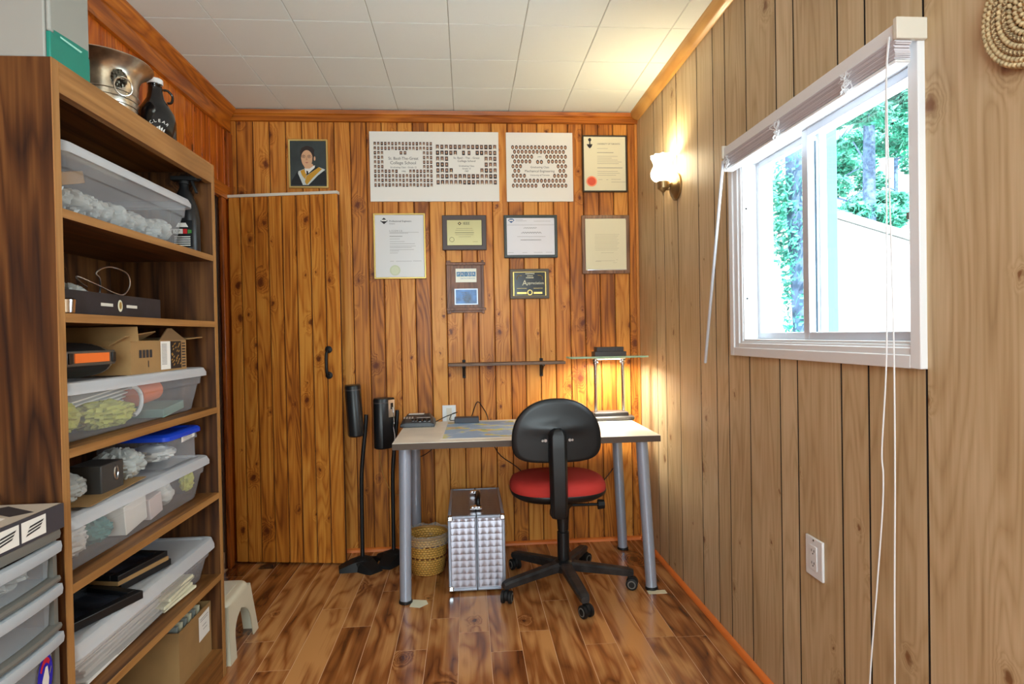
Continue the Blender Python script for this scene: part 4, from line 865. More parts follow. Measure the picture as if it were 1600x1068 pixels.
mb.build('head',[M['darkgrey']],parent=lp,bevel=.0015)
M['greenglass']=clearish('green_edged_glass',(176,232,206),.5,.05)
mb=MB(); mb.add([(p[0],p[1],z) for z in (1.0545,1.0632) for p in rrect(LX-.01,LY,.43,.15,.03)],[]); P_=rrect(LX-.01,LY,.43,.15,.03); mb=MB(); mb.prism(P_,'z',1.0545,1.0632); mb.build('glass_pane',[M['greenglass']],parent=lp,smooth=0)
mb=MB(); mb.box(LX-.08,LX+.08,LY-.04,LY+.04,1.0485,1.0543); mb.build('lamp_housing',[plain('white_reflector',(240,236,220),.4)],parent=lp)
mb=MB(); mb.box(LX-.055,LX+.055,LY-.018,LY+.018,1.0445,1.0483); mb.build('halogen_bulb',[plain('lit_bulb',(255,240,210),.5,emit=(255,236,200),es=14)],parent=lp)

# ------------------------------------------------------------------ chair
HX,HY=.432,2.728
ch=thing('office_chair','swivel office chair with black backrest and red seat, facing the desk','chair',(HX,HY,0))
M['redfab']=plain('red_fabric',(190,52,44),.85,bump=.3,bscale=900)
# seat
SX,SY=.408,2.735
def seatring(s,z,dx=0,n=40):
    out=[]
    for k in range(n):
        a=2*PI*k/n; c,s_=math.cos(a),math.sin(a); e=.75
        out.append((SX+.222*s*math.copysign(abs(c)**e,c),SY+.20*s*math.copysign(abs(s_)**e,s_),z))
    return out
mb=MB(); mb.loft([seatring(.97,.462),seatring(1.0,.475),seatring(1.0,.492),seatring(.96,.512),seatring(.85,.524),seatring(.6,.527),seatring(.3,.524),seatring(.02,.522)],True,False,True); mb.build('seat',[M['redfab']],parent=ch,smooth=70)
mb=MB(); mb.loft([seatring(.55,.425),seatring(.85,.436),seatring(.985,.455),seatring(1.01,.470),seatring(1.0,.474),seatring(.9,.468)],True,True,False); mb.build('seat_shell',[M['black']],parent=ch,smooth=60)
# backrest
BXc,BYc,BZc=.378,2.50,.735
def bout(a):
    c,s=math.cos(a),math.sin(a)
    w=.19
    if s>=0: x=w*math.copysign(abs(c)**.9,c); z=.170*abs(s)**.95
    else: x=w*math.copysign(abs(c)**.5,c); z=-.100*abs(s)**.6
    return x,z
def bsurf(off,n=56,rings=9,ridge=False):
    R_=[]
    for i in range(rings+1):
        t=i/rings; rg=[]
        for k in range(n):
            x,z=bout(2*PI*k/n); x*=t;z*=t
            y=-.05*(1-(x/.2)**2)*0 + .32*x*x*1.0 + .25*z*z
            if ridge:
                rz=z+.0; y-= .016*math.exp(-(rz-.045)**2/.0006)*(max(0,1-abs(x)/.17)**1.2)
                y-= 0
            rg.append((BXc+x,BYc+off+y*(-1)*-1 - (0),BZc+z+(BYc-2.5)))
        R_.append(rg)
    return R_
back=bsurf(-.0,ridge=True); front=bsurf(.022)
mb=MB(); edge=[[(p[0]*1.0,p[1]+.011,p[2]) for p in back[-1]]]
def grow(r,s,dy): return [(BXc+(p[0]-BXc)*s,p[1]+dy,BZc+(p[2]-BZc)*s) for p in r]
mb.loft([grow(back[0],1,0)]+back[1:]+[grow(back[-1],1.02,.004),grow(back[-1],1.028,.011),grow(back[-1],1.02,.018)]+[grow(front[-1],.99,0)],True,True,True)
mb.build('backrest_shell',[M['black']],parent=ch,smooth=60)
mb=MB(); fr=[grow(r,.96,.001) for r in front]; mb.loft([grow(fr[-1],1,-.002),grow(fr[-1],1.0,.015)]+[grow(r,.97,.028) for r in reversed(fr[1:-1])],True,True,True); mb.build('backrest_cushion',[M['redfab']],parent=ch,smooth=60)
# stem
mb=MB(); sx=.376
def srect(y,z,w,d): return [(sx-w/2,y+d/2,z),(sx-w/2,y,z),(sx-w/2+.012,y-d/2,z),(sx+w/2-.012,y-d/2,z),(sx+w/2,y,z),(sx+w/2,y+d/2,z)]
mb.loft([srect(2.465,.405,.060,.030),srect(2.462,.42,.072,.040),srect(2.458,.50,.074,.042),srect(2.462,.60,.076,.042),srect(2.470,.70,.078,.04),srect(2.472,.755,.076,.036),srect(2.476,.775,.058,.028),srect(2.48,.785,.03,.018)],True,True,True)
mb.build('back_stem',[M['black']],parent=ch,bevel=.003,smooth=30)
for s in (-1,1):
    mb=MB(); mb.cyl((sx+s*.052,2.488,.735),(sx+s*.052,2.474,.735),.007,seg=6); mb.cyl((sx+s*.064,2.488,.734),(sx+s*.064,2.478,.734),.005,seg=10); mb.build('bolt',[M['steel']],parent=ch)
mb=MB(); mb.loft([[(sx-.03,2.46,.405),(sx+.03,2.46,.405),(sx+.03,2.46,.43),(sx-.03,2.46,.43)],[(sx-.03,2.55,.395),(sx+.04,2.55,.395),(sx+.04,2.55,.42),(sx-.03,2.55,.42)],[(HX-.045,2.70,.39),(HX+.045,2.70,.39),(HX+.045,2.70,.424),(HX-.045,2.70,.424)],[(HX-.05,2.80,.39),(HX+.05,2.80,.39),(HX+.05,2.80,.424),(HX-.05,2.80,.424)]],True,True,True); mb.build('tilt_mechanism',[M['blackm']],parent=ch,bevel=.004)
mb=MB(); mb.cyl((HX+.04,2.72,.385),(HX+.165,2.715,.385),.0065); mb.cyl((HX+.165,2.715,.385),(HX+.195,2.714,.385),.024,.021,seg=8); mb.build('tension_knob',[M['blackm']],parent=ch)
mb=MB(); mb.lathe([(.026,.10),(.028,.12),(.028,.26),(.024,.263),(.024,.27),(.026,.272),(.027,.30),(.033,.385),(.034,.389)],(HX,HY,0),28); mb.build('gas_column',[M['black']],parent=ch,smooth=40)
mb=MB(); mb.lathe([(.045,.078),(.05,.085),(.048,.118),(.034,.13),(.029,.131)],(HX,HY,0),28); mb.build('hub',[M['black']],parent=ch,smooth=40)
M['dusty']=plain('dusty_black_plastic',(40,38,38),.5,var=.35,vscale=18)
for k in range(5):
    a=math.radians(-83+72*k); d=Vector((math.cos(a),math.sin(a),0)); s_=Vector((-d.y,d.x,0)); O=Vector((HX,HY,0))
    def cr_(r,w0,w1,z0,z1): p=O+d*r; return [p-s_*w0+Vector((0,0,z0)),p+s_*w0+Vector((0,0,z0)),p+s_*w1+Vector((0,0,z1-.008)),p+s_*w1*.6+Vector((0,0,z1)),p-s_*w1*.6+Vector((0,0,z1)),p-s_*w1+Vector((0,0,z1-.008))]
    mb=MB(); mb.loft([cr_(.035,.022,.028,.082,.124),cr_(.10,.020,.027,.078,.118),cr_(.24,.019,.025,.068,.103),cr_(.30,.018,.024,.064,.096),cr_(.322,.014,.018,.064,.088)],True,True,True); mb.build('base_arm',[M['dusty']],parent=ch,smooth=30)
    ca=a+R.uniform(-.9,.9); cd=Vector((math.cos(ca),math.sin(ca),0)); cs=Vector((-cd.y,cd.x,0)); p=O+d*.303
    cm=MB(); cm.cyl(p+Vector((0,0,.035)),p+Vector((0,0,.066)),.008,seg=12); q=p+cd*.012
    cm.lathe([(.0,-.007),(.024,-.007),(.024,.007),(.0,.007)][1:3],q+Vector((0,0,.034)),20,0,Matrix([cd,Vector((0,0,1)),cs]).transposed()); ca_=cm.build('caster',[M['blackm']],parent=ch)
    for sg in (-1,1):
        wv=MB(); cc=q+Vector((0,0,.0275))+cs*sg*.0165; MM=Matrix([cd,Vector((0,0,1)),cs]).transposed()
        wv.lathe([(.020,-.008),(.0268,-.006),(.0268,.006),(.020,.008)],cc,26,0,MM); wv.lathe([(.0185,.0082),(.0185,.0092)] if sg>0 else [(.0185,-.0092),(.0185,-.0082)],cc,24,1,MM); wv.lathe([(.0135,.0093),(.0135,.0101)] if sg>0 else [(.0135,-.0101),(.0135,-.0093)],cc,24,0,MM)
        wv.build('wheel',[M['blackm'],plain('grey_wheel_rim',(150,152,146),.5) if False else M['greyframe']],parent=ca_)

# ------------------------------------------------------------------ floor items by the wall
# aluminium trolley case
M['swirl']=None
m,nt,out=newmat('engine_turned_aluminium'); N=nt.nodes.new; L=nt.links.new
tc=N('ShaderNodeTexCoord'); mp=N('ShaderNodeMapping'); mp.inputs['Scale'].default_value=(1,1,1); L(tc.outputs['Object'],mp.inputs[0])
sp=N('ShaderNodeSeparateXYZ'); L(mp.outputs[0],sp.inputs[0])
def mt(op,a,b=None):
    n=N('ShaderNodeMath'); n.operation=op
    for i,x in enumerate((a,b)):
        if x is None: continue
        if isinstance(x,(int,float)): n.inputs[i].default_value=x
        else: L(x,n.inputs[i])
    return n.outputs[0]
P1=.032
v=mt('ADD',sp.outputs[1],sp.outputs[2]); fx_=mt('SUBTRACT',mt('FRACT',mt('DIVIDE',sp.outputs[0],P1)),.5); fv=mt('FRACT',mt('DIVIDE',v,.030))
ang=mt('ARCTAN2',fv,fx_); rad=mt('SQRT',mt('ADD',mt('MULTIPLY',fx_,fx_),mt('MULTIPLY',fv,fv)))
hgt=mt('MULTIPLY',mt('SUBTRACT',.7,rad),1.0)
bmp=N('ShaderNodeBump'); bmp.inputs['Strength'].default_value=.48; bmp.inputs['Distance'].default_value=.013; L(hgt,bmp.inputs['Height'])
b=N('ShaderNodeBsdfPrincipled'); b.inputs['Metallic'].default_value=.9; b.inputs['Roughness'].default_value=.36; b.inputs['Base Color'].default_value=lin((158,156,166)); L(bmp.outputs[0],b.inputs['Normal']); L(b.outputs[0],out.inputs[0]); M['swirl']=m
tcs=thing('trolley_case','aluminium trolley case with swirl-pattern panels standing under the desk','case',(.027,2.95,0))
cx0,cx1,cy0,cy1,cz0,cz1=-.105,.158,2.705,3.20,.012,.358
mb=MB(); mb.box(cx0+.006,cx1-.006,cy0+.004,cy1-.004,cz0+.005,cz1-.004); mb.build('panels',[M['swirl']],parent=tcs,smooth=0)
mb=MB(); w=.014; mx_=(cx0+cx1)/2
for xx in (cx0,mx_-.008,cx1-w):
    for yy in (cy0,cy1-w): mb.box(xx,xx+(w if xx!=mx_-.008 else .016),yy,yy+w,cz0,cz1)
for yy in (cy0,cy1-w):
    for zz in (cz0,cz1-w): mb.box(cx0+w,cx1-w,yy,yy+w,zz,zz+w)
for xx in (cx0,cx1-w):
    for zz in (cz0,cz1-w): mb.box(xx,xx+w,cy0+w,cy1-w,zz,zz+w)
mb.build('edge_frame',[M['silver']],parent=tcs,bevel=.004)
mb=MB(); mb.box(mx_-.002,mx_+.002,cy0-.0012,cy0-.0002,cz0,cz1); mb.box(mx_-.002,mx_+.002,cy0,cy1,cz1+.0002,cz1+.0014); mb.build('seam',[M['ink']],parent=tcs)
for xx in (cx0,cx1-.022):
    for zz in (cz0,cz1-.022):
        mb=MB(); mb.box(xx-.0012,xx+.0232,cy0-.0025,cy0+.02,zz-.0012,zz+.0232); mb.build('corner_guard',[M['chrome']],parent=tcs,bevel=.005)
for yy in (2.79,3.07):
    mb=MB(); mb.box(mx_-.028,mx_+.028,yy,yy+.05,cz1+.0015,cz1+.009); mb.cyl((mx_-.02,yy+.012,cz1+.011),(mx_+.02,yy+.012,cz1+.011),.004); mb.box(mx_-.012,mx_+.014,yy+.006,yy+.04,cz1+.009,cz1+.015); mb.build('latch',[M['chrome']],parent=tcs,bevel=.002)
mb=MB(); mb.tube(spline([(mx_+.012,2.87,cz1+.004),(mx_+.012,2.88,cz1+.028),(mx_+.014,2.93,cz1+.036),(mx_+.012,3.0,cz1+.028),(mx_+.012,3.01,cz1+.004)],8),.011,10); mb.build('handle',[M['black']],parent=tcs)
for xx in (cx0+.03,cx1-.03):
    mb=MB(); mb.cyl((xx-.009,3.16,.0125),(xx+.009,3.16,.0125),.012); mb.cyl((xx-.009,2.74,.0062),(xx+.009,2.74,.0062),.0058); mb.build('wheel',[M['blackm']],parent=tcs)
# wicker basket
m,nt,out=newmat('woven_wicker'); N=nt.nodes.new; L=nt.links.new
tc=N('ShaderNodeTexCoord'); sp=N('ShaderNodeSeparateXYZ'); L(tc.outputs['Object'],sp.inputs[0])
th=mt('ARCTAN2',sp.outputs[1],sp.outputs[0]); cu=mt('MULTIPLY',th,36/(2*PI)); cv=mt('DIVIDE',sp.outputs[2],.0115)
row=mt('FLOOR',cv); sh_=mt('ADD',cu,mt('MULTIPLY',row,.5)); a1=mt('ABSOLUTE',mt('SINE',mt('MULTIPLY',sh_,PI))); a2=mt('ABSOLUTE',mt('SINE',mt('MULTIPLY',cv,PI)))
hh=mt('MULTIPLY',mt('POWER',a1,.5),mt('POWER',a2,.5)); bmp=N('ShaderNodeBump'); bmp.inputs['Strength'].default_value=.8; bmp.inputs['Distance'].default_value=.004; L(hh,bmp.inputs['Height'])
cr=N('ShaderNodeValToRGB'); cr.color_ramp.elements[0].color=lin((86,50,16)); cr.color_ramp.elements[1].position=.6; cr.color_ramp.elements[1].color=lin((222,168,80)); L(hh,cr.inputs[0])
b=N('ShaderNodeBsdfPrincipled'); b.inputs['Roughness'].default_value=.45; L(cr.outputs[0],b.inputs['Base Color']); L(bmp.outputs[0],b.inputs['Normal']); L(b.outputs[0],out.inputs[0]); M['wicker']=m
bx,by=-.222,3.0
bs=thing('waste_basket','woven wicker waste basket with a clear liner behind the desk leg','basket',(bx,by,0))
mb=MB(); mb.lathe([(.078,.001),(.084,.006),(.095,.08),(.104,.17),(.106,.188),(.100,.188),(.096,.16),(.086,.05),(.078,.01),(.001,.01)],(bx,by,0),48); mb.build('woven_body',[M['wicker']],parent=bs,smooth=50)
for z,r in ((.090,.0975),(.150,.1035)):
    mb=MB()
    for k in range(24):
        a0=2*PI*k/24; mb.tube([(bx+r*math.cos(a0+t),by+r*math.sin(a0+t),z) for t in (0,.05,.10,.15)],.0035,6)
    mb.build('dark_band',[plain('dark_reed',(92,44,22),.5)],parent=bs)
mb=MB(); mb.tube([(bx+.105*math.cos(a),by+.105*math.sin(a),.191) for a in [2*PI*k/40 for k in range(40)]],.006,8,closed=True); mb.build('rim',[plain('reed_rim',(168,120,58),.5)],parent=bs)
mb=MB(); rings=[]
for i,(r,z) in enumerate(((.096,.15),(.101,.185),(.112,.206),(.118,.19),(.116,.172),(.120,.155))):
    rings.append([(bx+(r+.004*noise.noise(Vector((k*.4,i*.8,2))))*math.cos(2*PI*k/60),by+(r+.006*noise.noise(Vector((k*.4,i*.8,5))))*math.sin(2*PI*k/60),z+.01*noise.noise(Vector((k*.3,i*.5,9)))) for k in range(60)])
mb.loft(rings); mb.build('plastic_liner',[clearish('thin_liner',(214,212,200),.16,.12)],parent=bs,smooth=60)
# speakers on stands
def stand(x,y,h,label,bent):
    t=thing('speaker_stand',label,'speaker stand',(x,y,0))
    mb=MB()
    for k in range(3):
        a=math.radians(-90+120*k+bent); d=Vector((math.cos(a),math.sin(a),0)); s_=Vector((-d.y,d.x,0)); O=Vector((x,y,0))
        cs=lambda r,w,z:[O+d*r-s_*w+Vector((0,0,0.001)),O+d*r+s_*w+Vector((0,0,0.001)),O+d*r+s_*w*.7+Vector((0,0,z)),O+d*r-s_*w*.7+Vector((0,0,z))]
        mb.loft([cs(.0,.06,.05),cs(.05,.055,.042),cs(.10,.045,.024),cs(.118,.038,.016)],True,True,True)
    mb.lathe([(.06,.001),(.055,.04),(.03,.055),(.014,.06)],(x,y,0),24); mb.build('base',[M['blackm']],parent=t,smooth=40)
    mb=MB(); mb.tube(spline([(x,y,.055),(x+.002,y,.30),(x+.006,y,.50),(x+.03,y,h-.06),(x+.034,y,h)],6),.0105,12); mb.build('pole',[M['black']],parent=t)
    return t
stand(-.560,3.078,.79,'black speaker stand with curved pole nearest the plank door',45)
stand(-.410,3.15,.80,'black speaker stand closest to the left desk leg',-20)
def spk(c,rz,tilt,label,label_on):
    t=thing('loudspeaker',label,'speaker',c,rz); Mx=mat_of(t)@Matrix.Rotation(tilt,4,'Y')
    P_=lambda x,y,z:Mx@Vector((x,y,z))
    mb=MB(); prof=[(-.036,.045),(-.04,.0),(-.034,-.035),(-.018,-.05),(.0,-.054),(.018,-.05),(.034,-.035),(.04,.0),(.036,.045)]
    mb.loft([[P_(a*s,b*s,z) for a,b in prof] for z,s in ((.0,.9),(.006,1),(.250,1),(.258,.92))],True,True,True); mb.build('cabinet',[M['black']],parent=t,smooth=35)
    mb=MB(); mb.loft([[P_(a*1.01,b*1.01,z) for a,b in prof] for z in (.232,.238)],True,False,False); mb.build('trim_ring',[M['darkgrey']],parent=t)
    mb=MB(); mb.obox(P_(.0,.047,.10),(.03,.02,.05),Mx.to_3x3()); mb.build('mount_clip',[M['blackm']],parent=t,bevel=.002)
    if label_on:
        mb=MB(); F=lambda u,v,e=.0:P_(.0405-.0012*abs(u)*0+e,-.0+u,v)
        mb.add([P_(.0412,-.0,.16),P_(.0375,.043,.16),P_(.0375,.043,.248),P_(.0412,.0,.248)],[(0,1,2,3)],0)
        mb.add([P_(.0408,.015,.20),P_(.0396,.032,.20),P_(.0396,.032,.232),P_(.0408,.015,.232)],[(0,1,2,3)],1)
        mb.build('terminal_plate',[M['steel'],M['blackm']],parent=t,recalc=False)
        mb=MB(); mb.tube(spline([P_(.046,.022,.21),P_(.055,.02,.18),P_(.045,.03,.15),P_(.058,.02,.13),P_(.047,.025,.11),P_(.05,.03,.06),P_(.045,.03,.02)],6),.003,8); mb.build('cable',[M['steel']],parent=t)
    return t
spk((-.568,3.02,.692),.25,-.05,'black satellite speaker tilted on the stand beside the plank door',False)
spk((-.437,3.07,.617),-.75,0,'black satellite speaker with silver terminal plate nearest the desk',True)

# ------------------------------------------------------------------ small wall shelf
ws=thing('wall_shelf','narrow grey-brown wall shelf on two black brackets above the desk','wall shelf',(.21,YB,1.03))
mb=MB(); mb.box(-.105,.535,3.185,YB-.0145,1.022,1.037); mb.build('board',[wood('weathered_board',(84,64,52),(112,90,76),(136,112,96),(60,40,30),'X',knots=0,rough=.6)],parent=ws,bevel=.001)
for x in (-.02,.416):
    mb=MB(); mb.box(x-.009,x+.009,YB-.014,YB-.0005,.95,1.0215); mb.box(x-.009,x+.009,3.21,YB-.0145,1.012,1.0215)
    mb.prism([(YB-.0145,.96),(YB-.0145,1.0115),(3.215,1.0115)],'x',x-.004,x+.004); mb.box(x-.009,x+.009,YB-.014,YB-.0005,1.0375,1.052); mb.build('bracket',[M['blackm']],parent=ws,bevel=.002)

# ------------------------------------------------------------------ framed things on the back wall
def hung(name,label,cat,cx,cz,w,h,fw,framemat,backmat,d=.018,fd=.005):
    """frame of width fw around a flat sheet; returns thing and a function placing marks on the sheet"""
    t=thing(name,label,cat,(cx,YB-.0005,cz)); y0=YB-.0005-d; y1=YB-.0005
    if fw>0:
        mb=MB(); vs=[(cx+sx_*(w/2-o),yy,cz+sz_*(h/2-o)) for yy in (y0,y1) for o in (0,fw) for sx_,sz_ in ((-1,-1),(1,-1),(1,1),(-1,1))]; fs=[]
        for k in range(4):
            l=(k+1)%4; fs+=[(k,l,4+l,4+k),(8+l,8+k,12+k,12+l),(l,k,8+k,8+l),(4+k,4+l,12+l,12+k)]
        mb.add(vs,fs)
        mb.build('frame',[framemat],parent=t,bevel=min(.003,fw*.25))
    ys=y0+(fd if fw>0 else 0)
    mb=MB(); mb.box(cx-w/2+fw+.0003,cx+w/2-fw-.0003,ys,y1,cz-h/2+fw+.0003,cz+h/2-fw-.0003); mb.build('sheet' if fw>0 else 'board',[backmat],parent=t)
    def F(u,v,e=0): return Vector((cx+u,ys-.0006-e*.0004,cz+v))
    return t,F
def bar(mb,F,u0,u1,v,th=.0012,mat=0,e=0): mb.quad(F(u0,v-th/2,e),F(u1,v-th/2,e),F(u1,v+th/2,e),F(u0,v+th/2,e),mat)
def rectm(mb,F,u0,u1,v0,v1,mat=0,e=0): mb.quad(F(u0,v0,e),F(u1,v0,e),F(u1,v1,e),F(u0,v1,e),mat)
def ell(mb,F,cu,cv,a,b,mat=0,e=0,n=20): mb.add([F(cu+a*math.cos(2*PI*k/n),cv+b*math.sin(2*PI*k/n),e) for k in range(n)],[tuple(range(n))],mat)
def txt(mb,F,s,size,u,v,mat=0,e=0,sx=1.0,align='CENTER'): mb.text(s,size,lambda a,b:F(u+a,v+b,e),mat,align,sx)
MI=[M['ink'],plain('portrait_skin',(196,150,120),.6),plain('portrait_backdrop',(120,100,92),.6),plain('portrait_hair',(46,34,30),.6),plain('printed_cream',(222,212,192),.6)]
rp=random.Random(5)
def tiny(mb,F,u,v,w,h,oval=False):
    if oval: ell(mb,F,u,v,w/2,h/2,3,1,12); ell(mb,F,u,v-h*.04,w*.28,h*.3,1,2,10)
    else:
        rectm(mb,F,u-w/2,u+w/2,v-h/2,v+h/2,rp.choice([2,2,3]),1); ell(mb,F,u,v+h*.1,w*.3,h*.34,3,2,10); ell(mb,F,u,v+h*.02,w*.22,h*.26,1,3,10); rectm(mb,F,u-w*.36,u+w*.36,v-h/2,v-h*.28,rp.choice([0,4,0]),2)
# poster 1
t,F=hung('class_poster','large white double class photo poster on the back wall','poster',-.159,2.128,.712,.385,0,None,M['paper'],d=.012)
mb=MB(); SX_,SY_=.712/1350,.385/720
U=lambda px:(px-797)*SX_; V=lambda py:-(py-462)*SY_
for r in range(10):
    for c in range(17):
        if 2<=r<=5 and 3<=c<=13: continue
        if r==6 and 7<=c<=9: continue
        tiny(mb,F,U(178+c*36.3),V(228+r*47.3),24*SX_,36*SY_)
for px in (447,489): tiny(mb,F,U(px),V(322),28*SX_,36*SY_)
for r in range(7):
    for c in range(14):
        if r==1 and c in (5,8): continue
        if r==1 and c in (6,7): tiny(mb,F,U(1100+58*(c-6)),V(320),30*SX_,46*SY_); continue
        if r in (2,3) and 3<=c<=10: continue
        if r==4 and 4<=c<=9: continue
        tiny(mb,F,U(828+c*46.3),V(258+r*61),34*SX_,46*SY_)
mb.build('class_portraits',MI,parent=t,recalc=False,smooth=0)
mb=MB()
txt(mb,F,'St. Basil-The-Great',.0225,U(470),V(380),sx=.95); txt(mb,F,'College School',.0235,U(467),V(426)); txt(mb,F,'Graduating Class - Grade 12',.0125,U(468),V(471)); txt(mb,F,'1986',.012,U(470),V(513))
txt(mb,F,'St. Basil - The - Great',.0165,U(1130),V(372)); txt(mb,F,'College School',.0165,U(1130),V(404)); txt(mb,F,'Graduating Class',.0125,U(1128),V(455)); txt(mb,F,'Grade 13',.0125,U(1128),V(483)); txt(mb,F,'1987',.0125,U(1128),V(510))
mb.build('lettering',[M['ink']],parent=t,recalc=False,smooth=0)
# poster 2
t,F=hung('class_poster','smaller white engineering class poster right of the double one','poster',.427,2.127,.377,.386,0,None,M['paper'],d=.012)
mb=MB(); SX_,SY_=.377/690,.386/720; U=lambda px:(px-422)*SX_; V=lambda py:-(py-460)*SY_
rowsp=[(255,145,15,None),(301,164,14,None),(352,145,15,(6,8)),(402,164,14,(5,8)),(452,145,15,(3,11)),(500,164,14,(2,11)),(551,145,15,(4,10)),(603,164,14,None),(655,145,15,(7,7))]
for py,px,n,gap in rowsp:
    for c in range(n):
        if gap and gap[0]<=c<=gap[1]: continue
        tiny(mb,F,U(px+c*39.0),V(py),30*SX_,44*SY_,True)
for px in (401,440): tiny(mb,F,U(px),V(407),32*SX_,44*SY_,True)
mb.build('class_portraits',MI,parent=t,recalc=False,smooth=0)
mb=MB(); txt(mb,F,'1991',.012,U(422),V(355)); txt(mb,F,'Graduating Class',.0155,U(422),V(462)); txt(mb,F,'Mechanical Engineering',.0185,U(420),V(503),sx=.98); txt(mb,F,'University of Toronto',.0125,U(422),V(545)); mb.build('lettering',[M['ink']],parent=t,recalc=False,smooth=0)
# portrait
t,F=hung('portrait_photo','framed portrait photo of a graduate in a gown above the door','framed photo',-.846,2.142,.211,.265,.009,plain('brass_frame',(206,178,108),.35,metal=.4),plain('portrait_ground',(52,60,60),.5,var=.15,vscale=10),d=.016)
mb=MB(); S=.211/600; U=lambda px:(px-497)*S; V=lambda py:-(py-537)*S
def poly(pts,m,e): mb.add([F(U(a),V(b),e) for a,b in pts],[tuple(range(len(pts)))],m)
poly([(232,868),(240,800),(330,660),(440,610),(600,580),(700,620),(765,680),(768,868)],0,1)   # gown
poly([(345,655),(430,620),(470,700),(440,868),(410,868),(340,690)],1,2); poly([(440,868),(470,720),(660,590),(755,630),(640,720),(495,868)],1,2)
poly([(430,625),(470,700),(445,780),(400,720),(375,650)],2,3); poly([(440,820),(465,730),(655,592),(705,620),(560,760),(470,866)],2,3)
poly([(438,610),(600,565),(595,600),(485,700),(455,690)],3,4); poly([(468,645),(492,655),(500,700),(470,702)],0,5)
poly([(430,570),(560,540),(580,570),(520,615),(450,615)],4,5)
mb.add([F(U(488+104*math.cos(2*PI*k/32)),V(405-140*math.sin(2*PI*k/32)),6) for k in range(32)],[tuple(range(32))],5)
mb.add([F(U(480+ (88 if math.sin(2*PI*k/32)>0 else 84)*math.cos(2*PI*k/32)),V(460-(130 if math.sin(2*PI*k/32)>0 else 140)*math.sin(2*PI*k/32)),7) for k in range(32)],[tuple(range(32))],4)
mb.add([F(U(597+14*math.cos(2*PI*k/12)),V(460-34*math.sin(2*PI*k/12)),6) for k in range(12)],[tuple(range(12))],4)
poly([(392,390),(395,330),(470,310),(560,330),(580,400),(600,330),(560,285),(470,265),(400,300),(378,360)],5,8)
for a in (428,515):
    poly([(a-28,418),(a,405),(a+30,414),(a,411)],5,9); poly([(a-20,434),(a,427),(a+20,434),(a,440)],0,9)
mb.add([F(U(430+30*math.cos(k*.5236)),V(432-22*math.sin(k*.5236)),8.5) for k in range(12)]+[F(U(430+26*math.cos(k*.5236)),V(432-18*math.sin(k*.5236)),8.5) for k in range(12)],[(k,(k+1)%12,(k+1)%12+12,k+12) for k in range(12)],0)
mb.add([F(U(516+32*math.cos(k*.5236)),V(432-22*math.sin(k*.5236)),8.5) for k in range(12)]+[F(U(516+28*math.cos(k*.5236)),V(432-18*math.sin(k*.5236)),8.5) for k in range(12)],[(k,(k+1)%12,(k+1)%12+12,k+12) for k in range(12)],0)
poly([(462,480),(476,430),(492,480),(477,490)],6,9); poly([(450,522),(476,514),(506,520),(478,536)],7,9)
mb.build('portrait',[plain('gown_black',(22,26,28),.6),plain('hood_white',(196,204,200),.6),plain('hood_gold',(196,146,40),.6),M['paper'],plain('skin_tone',(214,168,130),.6),MI[3],plain('nose_tone',(196,146,110),.6),plain('lip_tone',(186,116,98),.6)],parent=t,recalc=False,smooth=0)
# university diploma
t,F=hung('framed_diploma','framed cream diploma with a round red seal, top right of the wall','framed certificate',.799,2.147,.256,.32,.008,plain('dark_olive_frame',(58,50,36),.4),M['cream'])
mb=MB(); SX_=.256/455; SY_=.32/600; U=lambda px:(px-1108)*SX_; V=lambda py:-(py-440)*SY_
ell(mb,F,U(970),V(627),.031,.030,1,1,28); ell(mb,F,U(970),V(627),.024,.023,2,2,28)
ell(mb,F,U(957),V(188),.009,.010,3,1); mb.add([F(U(925),V(235),1),F(U(985),V(235),1),F(U(975),V(262),1),F(U(957),V(280),1),F(U(938),V(262),1)],[(0,1,2,3,4)],3); rectm(mb,F,U(952),U(962),V(245),V(200),3,1)
txt(mb,F,'UNIVERSITY OF TORONTO',.0125,U(1150),V(232),3,1,sx=.85)
for py,a,b in ((280,1030,1140),(322,1030,1200),(325,1030,1195),(362,1030,1240),(382,1030,1180),(402,1030,1240),(422,1030,1280),(440,1030,1250),(482,1030,1290),(486,1030,1285),(522,1030,1240),(542,1030,1260),(562,1030,1220),(608,1040,1080),(610,1120,1140),(606,1170,1270),(634,1170,1320)): bar(mb,F,U(a),U(b),V(py),.0013,0,1)
mb.build('print',[M['grey_ink'],plain('seal_edge',(238,150,110),.5),M['red'],M['ink']],parent=t,recalc=False,smooth=0)
# professional engineers
t,F=hung('framed_certificate','gold-framed grey certificate hanging left of the brass plaque','framed certificate',-.361,1.689,.285,.362,.009,M['gold'],plain('pale_grey_paper',(216,216,216),.3))
mb=MB(); S=.285/490; U=lambda px:(px-328)*S; V=lambda py:-(py-378)*S
mb.add([F(U(185),V(108),1),F(U(220),V(140),1),F(U(185),V(170),1),F(U(150),V(140),1)],[(0,1,2,3)],1); rectm(mb,F,U(160),U(210),V(142),V(128),2,2)
txt(mb,F,'Professional Engineers',.0135,U(233),V(142),1,1,align='LEFT'); txt(mb,F,'Ontario',.010,U(233),V(166),0,1,align='LEFT')
txt(mb,F,'L I C E N C E',.0125,U(233),V(234),0,1,align='LEFT')
for py,a,b in ((248,235,510),(256,235,410),(284,235,355),(287,235,355),(310,235,330),(335,235,375),(356,235,470),(378,235,480),(392,235,440),(412,235,460),(424,235,320),(443,235,310),(522,235,270),(522,290,440),(520,450,530)): bar(mb,F,U(a),U(b),V(py),.0013,0,1)
ell(mb,F,U(280),V(608),.029,.029,3,1,28); ell(mb,F,U(280),V(608),.022,.022,4,2,28)
